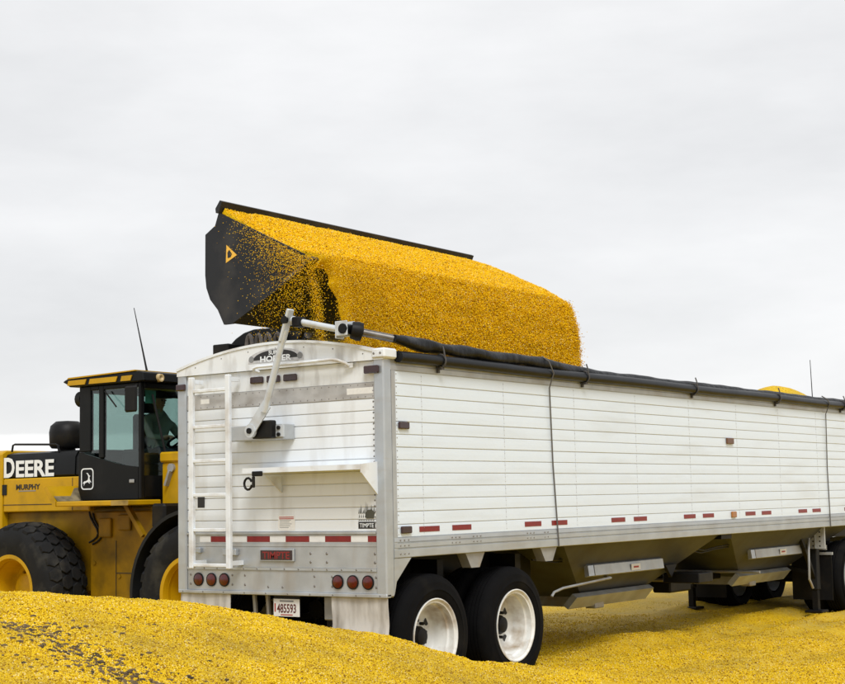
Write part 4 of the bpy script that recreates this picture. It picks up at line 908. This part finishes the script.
# ---- loader wheels with block tread
def loader_wheel(xc, y_out, s, tread=True):
    """outer side faces s along y"""
    zc = .80; Rr = .375; Rt = .765; wd = .58
    b = MB(); b.lathe([(-wd*.9*s, Rr-.03), (-.06*s, Rr-.03), (-.055*s, Rr+.02), (-.03*s, Rr+.045), (-.005*s, Rr+.04), (-.005*s, Rr-.005), (-.05*s, Rr-.025), (-.29*s, Rr-.05), (-.33*s, Rr-.08), (-.335*s, .24), (-.335*s, .20), (-.25*s, .18), (-.23*s, .15), (-.23*s, 0)], (xc, y_out, zc), 'y', 56); wh = adl(b.build('wheel', YELLOW, smooth=True))
    prof = [(-.02, Rr), (.0, Rr+.06), (.018, Rr+.14), (.015, Rr+.24), (-.005, Rt-.09), (-.035, Rt-.04), (-.10, Rt-.012), (-wd/2, Rt), (-wd+.10, Rt-.012), (-wd+.035, Rt-.04), (-wd+.005, Rt-.09), (-wd-.015, Rr+.24), (-wd-.018, Rr+.14), (-wd, Rr+.06), (-wd+.02, Rr)]
    b = MB(); b.lathe([(a*s, r) for a, r in prof], (xc, y_out, zc), 'y', 64); sub(b, 'tyre', LRUBBER, wh, smooth=True)
    b = MB(); nb = 26
    rows = [(.02, .145, 0, Rt-.055, Rt-.010), (.150, .285, .5, Rt-.012, Rt-.002), (.295, .430, 0, Rt-.002, Rt-.012), (.435, .56, .5, Rt-.010, Rt-.055)]
    for a0, a1, off, r0, r1 in rows:
        for k in range(nb):
            t0 = 2*math.pi*(k+off)/nb; dt = 2*math.pi/nb*.46; th = .032
            am = (a0+a1)/2
            hexa = [(a0, t0-dt*.55, r0), (am, t0-dt, (r0+r1)/2), (a1, t0-dt*.55, r1), (a1, t0+dt*.55, r1), (am, t0+dt, (r0+r1)/2), (a0, t0+dt*.55, r0)]
            vs = []
            for q, h in ((1.0, -.02), (1.0, th-.006), (.93, th)):
                for a, t, r in hexa:
                    aa_ = am+(a-am)*q; tt = t0+(t-t0)*q; vs.append((xc+(r+h)*math.cos(tt), y_out-aa_*s, zc+(r+h)*math.sin(tt)))
            fs = [tuple(range(12, 18))]
            for lv in (0, 6):
                for i in range(6): fs.append((lv+i, lv+(i+1) % 6, lv+6+(i+1) % 6, lv+6+i))
            b.add(vs, fs)
    sub(b, 'tread', LRUBBER, wh, kind='stuff')
    b = MB()
    for k in range(12):
        t = 2*math.pi*k/12; b.lathe([(-.335*s, .018), (-.31*s, .018), (-.31*s, 0)], (xc+.165*math.cos(t)*1.35, y_out, zc+.165*math.sin(t)*1.35), 'y', 6)
    sub(b, 'wheel_bolts', YELLOW_D, wh)
for xc in (-6.62, -3.72):
    loader_wheel(xc, 1.38, -1); loader_wheel(xc, 3.92, 1)
for xc in (-6.62, -3.72): Ld(MB().tube([(xc, 1.7, .8), (xc, 3.6, .8)], .20, 18), 'axle', YELLOW_D, smooth=True)
# front fenders
for y0, y1 in ((1.42, 1.98), (3.32, 3.88)):
    b = MB(); n = 18; ang = np.linspace(R(58), R(186), n); vs = []
    for t in ang:
        for r in (.875, .915):
            for y in (y0, y1): vs.append((-3.72+r*math.cos(t), y, .80+r*math.sin(t)))
    fs = []
    for i in range(n-1):
        a = 4*i; fs += [(a, a+1, a+5, a+4), (a+2, a+6, a+7, a+3), (a, a+4, a+6, a+2), (a+1, a+3, a+7, a+5)]
    fs += [(0, 2, 3, 1), (4*n-4, 4*n-3, 4*n-1, 4*n-2)]
    b.add(vs, fs); Ld(b, 'fender', DARKGREY, smooth=True)

# ---- bucket
BY0, BY1 = .33, 4.86
plate = [(-2.25, 4.60), (-1.16, 4.065), (-1.13, 4.01), (-1.17, 3.93), (-2.08, 3.49), (-2.19, 3.49), (-2.27, 3.64), (-2.37, 3.75), (-2.42, 3.87), (-2.435, 4.0), (-2.43, 4.40), (-2.30, 4.475)]
shell_o = [(-1.14, 3.985), (-2.08, 3.51), (-2.18, 3.51), (-2.26, 3.66), (-2.36, 3.765), (-2.405, 3.88), (-2.415, 4.0), (-2.41, 4.39), (-2.285, 4.48), (-2.24, 4.59)]
c0 = np.array((-1.75, 4.1)); shell_i = []
for q in shell_o:
    d = c0-np.array(q); d = d/np.hypot(*d); shell_i.append(tuple(np.array(q)+d*.035))
b = MB(); b.prism(shell_o+shell_i[::-1], 'y', BY0+.03, BY1-.03); BK = Ld(b, 'bucket', BUCKET)
for y0, y1 in ((BY0, BY0+.029), (BY1-.029, BY1)):
    sub(MB().prism(plate, 'y', y0, y1), 'side_plate', BUCKET, BK)
b = MB(); b.prism([(-2.27, 4.595), (-2.235, 4.595), (-2.185, 4.70), (-2.215, 4.715), (-2.275, 4.64)], 'y', BY0-.02, BY1-.10); sub(b, 'spill_guard', BUCKET, BK)
b = MB(); b.prism([(-1.14, 3.987), (-1.09, 4.02), (-1.10, 4.045), (-1.30, 3.955), (-1.30, 3.925)], 'y', BY0+.03, BY1-.03); sub(b, 'cutting_edge', WORN, BK)
b = MB(); b.prism([(-1.155, 3.965), (-1.15, 4.0), (-1.42, 3.845), (-1.43, 3.82)], 'y', BY0-.006, BY0-.001); sub(b, 'wear_strip', WORN, BK)
b = MB(); b.prism([(-2.10, 3.505), (-2.02, 3.538), (-2.30, 4.30), (-2.36, 4.30), (-2.34, 3.75)], 'y', BY0-.012, BY0-.001) if False else None
tri = [onY(226.5, 245, BY0-.002), onY(237, 255, BY0-.002), onY(226, 263, BY0-.002)]
b = MB(); b.prism([(float(q[0]), float(q[2])) for q in tri], 'y', BY0-.004, BY0-.001); wsn = sub(b, 'warning_decal', STICKY, BK)
tc_ = np.mean([(q[0], q[2]) for q in tri], axis=0)
b = MB(); b.prism([(tc_[0]-.025, tc_[1]-.035), (tc_[0]+.012, tc_[1]-.03), (tc_[0]+.03, tc_[1]), (tc_[0]-.005, tc_[1]+.045), (tc_[0]-.028, tc_[1]+.02)], 'y', BY0-.006, BY0-.0045); sub(b, 'warning_mark', PRINTB, BK)
for y in (1.95, 3.15):
    b = MB(); b.prism([(-2.40, 3.85), (-2.62, 3.50), (-2.70, 3.60), (-2.66, 4.02), (-2.40, 4.25)], 'y', y, y+.06); sub(b, 'hinge_bracket', BUCKET, BK)

# ---- corn in the bucket and pouring out of it
prof = [(-2.20, 4.635), (-2.10, 4.612), (-1.90, 4.54), (-1.62, 4.405), (-1.38, 4.275), (-1.24, 4.20), (-1.12, 4.135), (-1.03, 4.07)]
fall = [(-1.03, 4.07), (-.965, 3.98), (-.915, 3.86), (-.872, 3.71), (-.84, 3.53), (-.815, 3.3), (-.795, 3.0), (-.78, 2.62)]
def resample(pr, n):
    pr = np.array(pr); s = np.r_[0, np.cumsum(np.hypot(*np.diff(pr, axis=0).T))]; t = np.linspace(0, s[-1], n)
    return np.stack([np.interp(t, s, pr[:, 0]), np.interp(t, s, pr[:, 1])], -1)
def yrange(z, x):      # the heap spreads a little past the far end plate, the stream thins at the near end
    far = BY1-.14+.26*np.clip((x+2.2)/1.10, 0, 1)-.06*np.clip((4.05-z)/.8, 0, 1)
    return far
def sheet(pr, n, m, near, rough, name, label, close=None):
    q = resample(pr, n); vs = []; fs = []
    for i in range(n):
        x, z = q[i]; d = q[min(i+1, n-1)]-q[max(i-1, 0)]; d = d/np.hypot(*d); nn = np.array((-d[1], d[0])); nn = nn if nn[0]+nn[1]*.3 > 0 else -nn
        y0 = near(x, z); y1 = float(yrange(z, x))
        for j in range(m):
            u = j/(m-1); y = y0+(y1-y0)*u
            off = rough*.4*float(fbm(np.array([y*1.0]), np.array([i*.11]), 3.1, 4)[0])*np.clip((u)*12, 0, 1)
            if pr is fall: off += .035*float(fbm(np.array([y*2.6]), np.array([i*.035+7]), 2.3, 4)[0])*min(1, i/8)      # streaks along the fall
            off -= .03*np.clip((u-.95)/.05, 0, 1)**2
            if pr is prof: off -= .11*np.clip(1-u/.09, 0, 1)*math.sin(math.pi*min(1, max(0, i/(n-1))))**.6
            vs.append((x+nn[0]*off, y, z+nn[1]*off))
    for i in range(n-1):
        for j in range(m-1): a = i*m+j; fs.append((a, a+1, a+m+1, a+m))
    b = MB(); b.add(vs, fs)
    if close:          # give the sheet a back so that it is a body, not a skin
        o = len(b.v); b.v += [(v[0]+close[0], v[1], v[2]+close[1]) for v in vs]; b.f += [tuple(k+o for k in f[::-1]) for f in fs]
        for i in range(n-1):
            for e in (0, m-1): b.f.append((i*m+e, (i+1)*m+e, o+(i+1)*m+e, o+i*m+e))
        for j in range(m-1):
            for e in (0, n-1): b.f.append((e*m+j, e*m+j+1, o+e*m+j+1, o+e*m+j))
    ob = b.build(name, CORNFLOW, smooth=True, kind='stuff'); tag(ob, label, 'corn'); return np.array(vs).reshape(n, m, 3)
S1 = sheet(prof, 34, 150, lambda x, z: BY0+.032+.10*max(0., (x+1.17)/.14), .035, 'bucket_corn', 'bright yellow corn heaped in the tilted black loader bucket', (-.10, -.12))
S2 = sheet(fall, 40, 150, lambda x, z: .47+.30*max(0, (4.05-z))**.75+.02*math.sin(z*23)+.05*float(vnoise(np.array([z*14.]), np.array([.5]))[0]), .07, 'falling_corn', 'thick curtain of golden corn pouring from the bucket lip into the trailer', (-.16, 0))
def on_sheet(S, n, ext, spread):
    a = RNG.random(n)*(S.shape[0]-1.001); c = RNG.random(n)*(S.shape[1]-1.001); i = a.astype(int); j = c.astype(int); fa = (a-i)[:, None]; fc = (c-j)[:, None]
    p = (S[i, j]*(1-fa)+S[i+1, j]*fa)*(1-fc)+(S[i, j+1]*(1-fa)+S[i+1, j+1]*fa)*fc
    e = RNG.exponential(spread, n)[:, None]; return p+e*np.array(ext)+RNG.normal(0, .004, (n, 3))
K = [on_sheet(S1, 90000, (.25, 0, .9), .0012), on_sheet(S2, 170000, (1., -.03, 0), .015)]
kernel_cloud('stream_corn', np.concatenate(K), 'dense golden corn kernels on the surface of the bucket heap and its falling stream', 'corn', .50, .85, KSRC2); K = []
# sparse fringe at the near end: from the lip corner downwards
def fringe(n, y0, y1, zlo, zhi, dens=lambda u: u):
    r = []; 
    u = RNG.random(n*3); u = u[RNG.random(n*3) < dens(u)][:n]; m = len(u)
    y = y0+(y1-y0)*u; z = zlo+(zhi-zlo)*RNG.random(m)**.9; q = np.array(fall)[::-1]
    x = np.interp(z, q[:, 1], q[:, 0])+.045+RNG.normal(0, .04, m); return np.stack([x, y, z], -1)
K.append(fringe(7000, .38, .95, 2.9, 4.02, lambda u: .12+.88*u**1.6)); K.append(fringe(26000, .40, 1.15, 2.9, 3.97, lambda u: .95-.9*np.abs(u-.5)))
m = 2600; z = 2.95+1.1*RNG.random(m); K.append(np.stack([-1.10+.10*(4.05-z)+RNG.normal(0, .030, m), .345+.10*(4.05-z)+RNG.normal(0, .028, m)-.03, z], -1))      # strand off the corner of the plate
# kernels bouncing off the near end plate, thickest along its open edge
m = 5200; t = RNG.random(m)**.55; e = RNG.exponential(.20, m)
x = -2.15+1.02*t; z = 4.60-.55*t-.02-e; ok = (z > 3.30+.0*t) & (RNG.random(m) < .10+.75*t)
K.append(np.stack([x[ok]+RNG.normal(0, .02, ok.sum()), BY0-.02-RNG.exponential(.05, ok.sum()), z[ok]], -1))
m = 1800; x = -1.85+.95*RNG.random(m); zf = 3.50+(x+2.08)*.48; z = zf-RNG.exponential(.22, m); ok = z > 3.05
K.append(np.stack([x[ok], BY0-.05+RNG.random(ok.sum())*.35, z[ok]], -1))
m = 250; K.append(np.stack([-1.2+RNG.normal(0, .4, m)*.5-.3*RNG.random(m), BY0-.05-.1*RNG.random(m), 3.5+.7*RNG.random(m)], -1))
kernel_cloud('flying_corn', np.concatenate(K), 'loose spray of single corn kernels flying past the near end of the black bucket', 'corn', .32, .62, KSRC2)

# ================================================================== OPERATOR
def person():
    J = {}; Es = []
    def add(n, p, r, par=None): J[n] = (p, r); Es.append((par, n)) if par else None
    add('hip', (-5.42, 2.65, 2.40), .135); add('waist', (-5.45, 2.65, 2.53), .130, 'hip'); add('chest', (-5.46, 2.65, 2.72), .150, 'waist'); add('shl', (-5.46, 2.65, 2.83), .115, 'chest'); add('neck', (-5.44, 2.65, 2.90), .055, 'shl')
    add('jaw', (-5.415, 2.65, 2.965), .075, 'neck'); add('head', (-5.42, 2.65, 3.04), .095, 'jaw'); add('crown', (-5.425, 2.65, 3.09), .07, 'head')
    for s, nm in ((-1, 'r'), (1, 'l')):
        add('sh'+nm, (-5.46, 2.65+.17*s, 2.81), .07, 'shl'); add('el'+nm, (-5.32, 2.65+.25*s, 2.58), .048, 'sh'+nm); add('wr'+nm, (-5.14, 2.65+.19*s, 2.555), .034, 'el'+nm); add('pa'+nm, (-5.075, 2.65+.175*s, 2.56), .036, 'wr'+nm)
        for k in range(4):
            y = 2.65+.175*s+(k-1.5)*.020; L_ = (.036, .042, .040, .032)[k]
            add(f'f{k}{nm}', (-5.045, y, 2.572), .0095, 'pa'+nm); add(f'g{k}{nm}', (-5.045+L_*.6, y, 2.558), .009, f'f{k}{nm}'); add(f'h{k}{nm}', (-5.045+L_*.55, y, 2.530), .0075, f'g{k}{nm}')
        add('t0'+nm, (-5.085, 2.65+.135*s, 2.548), .011, 'pa'+nm); add('t1'+nm, (-5.06, 2.65+.12*s, 2.530), .009, 't0'+nm)
        add('th'+nm, (-5.36, 2.65+.095*s, 2.38), .095, 'hip'); add('kn'+nm, (-5.00, 2.65+.15*s, 2.36), .065, 'th'+nm); add('an'+nm, (-4.95, 2.65+.15*s, 1.97), .045, 'kn'+nm); add('to'+nm, (-4.86, 2.65+.16*s, 1.925), .035, 'an'+nm)
    ks = list(J); me = bpy.data.meshes.new('person'); me.from_pydata([J[k][0] for k in ks], [(ks.index(a), ks.index(c)) for a, c in Es], [])
    o = bpy.data.objects.new('tmp_person', me); COL.objects.link(o)
    sk = o.modifiers.new('skin', 'SKIN'); sv = me.skin_vertices[0].data
    for i, k in enumerate(ks): sv[i].radius = (J[k][1],)*2; sv[i].use_root = (k == 'hip')
    ss = o.modifiers.new('sub', 'SUBSURF'); ss.levels = 1; ss.render_levels = 1
    bpy.context.view_layer.update(); m2 = bpy.data.meshes.new_from_object(o.evaluated_get(bpy.context.evaluated_depsgraph_get())); bpy.data.objects.remove(o)
    m2.materials.clear()
    for mt in (SKIN, SHIRT, TROUSERS): m2.materials.append(mt)
    for p_ in m2.polygons:
        c = p_.center; p_.use_smooth = True
        p_.material_index = 0 if (c.z > 2.90 or (c.x > -5.13 and c.z > 2.48)) else (2 if c.z < 2.46 else 1)
    P_ = bpy.data.objects.new('person', m2); COL.objects.link(P_)
    tag(P_, 'person in a green grey shirt seated at the wheel inside the loader cab', 'person')
    b = MB(); b.lathe([(.0, .104), (.05, .098), (.09, .07), (.105, 0)], (-5.425, 2.65, 3.045), 'z', 18); b.prism([(2.57, 3.045), (2.73, 3.045), (2.72, 3.058), (2.58, 3.058)], 'x', -5.335, -5.255); b.build('cap', HAIR, P_, smooth=True)
    b = MB(); b.prism([(-5.345, 3.02), (-5.315, 2.985), (-5.345, 2.98)], 'y', 2.638, 2.662)
    b.build('nose', SKIN, P_)
    for s in (-1, 1):
        b = MB(); b.lathe([(0, 0), (.006, .008), (.0, .012)], (-5.338, 2.65+.034*s, 3.022), 'x', 8); b.build('eye', PRINTB, P_)
        b = MB(); b.box(-5.44, -5.41, 2.65+.092*s-.008, 2.65+.092*s+.008, 2.98, 3.04); b.build('ear', SKIN, P_, bevel=.005)
    b = MB(); b.box(-5.347, -5.338, 2.625, 2.675, 2.955, 2.962); b.build('mouth', PRINTR, P_)
person()

# ================================================================== TRUCK that pulls the trailer
TK = empty('semi_truck', (-W/2, 13, 0)); tag(TK, 'dark highway truck coupled under the far end of the white trailer', 'truck')
adk = lambda o: adopt(o, TK)
for x in (-W/2-.42, -W/2+.42): adk(MB().box(x-.04, x+.04, 10.75, 18.4, .72, .98).build('frame_rail', BLACKSTEEL))
_WR = WR; WR = .52; WZ_ = .52
for y in (11.35, 12.68):
    for xo, s in ((-.03, 1), (-W+.03, -1)):
        trailer_wheel(adk, xo, y, WZ_, s, rim_m=ALU_DULL); trailer_wheel(adk, xo-.335*s, y, WZ_, s, True, rim_m=ALU_DULL)
    adk(MB().tube([(-W+.2, y, WZ_), (-.2, y, WZ_)], .09, 14).build('axle', BLACKSTEEL, smooth=True))
for xo, s in ((-.10, 1), (-W+.10, -1)): trailer_wheel(adk, xo, 17.4, WZ_, s, rim_m=ALU_DULL)
WR = _WR
adk(MB().box(-W/2-.45, -W/2+.45, 11.5, 12.5, .985, 1.09).build('fifth_wheel', BLACKSTEEL, bevel=.02))
for x0, x1 in ((-.70, -.10), (-W+.10, -W+.70)):
    fl = adk(MB().box(x0, x1, 10.70, 10.712, .22, .86).build('mud_flap', BLACKSTEEL)); MB().box(x0-.05, x1+.02, 10.68, 10.72, .862, .90).build('flap_hanger', ALU_DULL, fl)
lb = adk(MB().box(-W+.15, -.15, 10.66, 10.675, .93, 1.0).build('light_bar', ALU_DULL))
for x in (-.42, -.60): MB().box(x, x+.15, 10.645, 10.659, .94, .99).build('lens', RED if x > -.5 else WHITETAPE, lb)
CABM = mat('truck_cab_paint', (.06, .07, .09), .3, coat=.5)
cb = adk(MB().prism([(14.5, 1.0), (16.5, 1.0), (16.5, 2.0), (16.2, 2.75), (15.9, 2.86), (14.5, 2.86)], 'x', -W+.1, -.1).build('cab', CABM, bevel=.06))
MB().add([(-W+.25, 16.51, 2.05), (-.25, 16.51, 2.05), (-.28, 16.23, 2.72), (-W+.28, 16.23, 2.72)], [(0, 1, 2, 3)]).build('windshield', LBLACK, cb)
for x0 in (-.105, -W+.088): MB().prism([(15.35, 2.0), (16.35, 2.0), (16.1, 2.65), (15.35, 2.65)], 'x', x0, x0+.017).build('side_window', LBLACK, cb)
adk(MB().prism([(16.52, .9), (18.5, .9), (18.55, 1.5), (18.4, 1.75), (16.52, 1.95)], 'x', -W+.45, -.45).build('hood', CABM, bevel=.06))
for x in (-.35, -W+.35): adk(MB().lathe([(0, 0), (0, .30), (1.5, .30), (1.5, 0)], (x, 13.4, .75), 'y', 24).build('fuel_tank', ALU_DULL, smooth=True))
an = onX(810, 360, -2.38); ab = onX(812.3, 396, -2.38)
dv = (ab-an)/abs(ab[2]-an[2])
adk(MB().tube([an, ab, ab+dv*(ab[2]-2.5)], [.006, .009, .012], 6).build('antenna', BLACKSTEEL, smooth=True))
adk(MB().tube([tuple(ab+dv*(ab[2]-2.5)), (-W+.12, 15.9, 2.45)], .02, 8).build('mirror_arm', BLACKSTEEL))
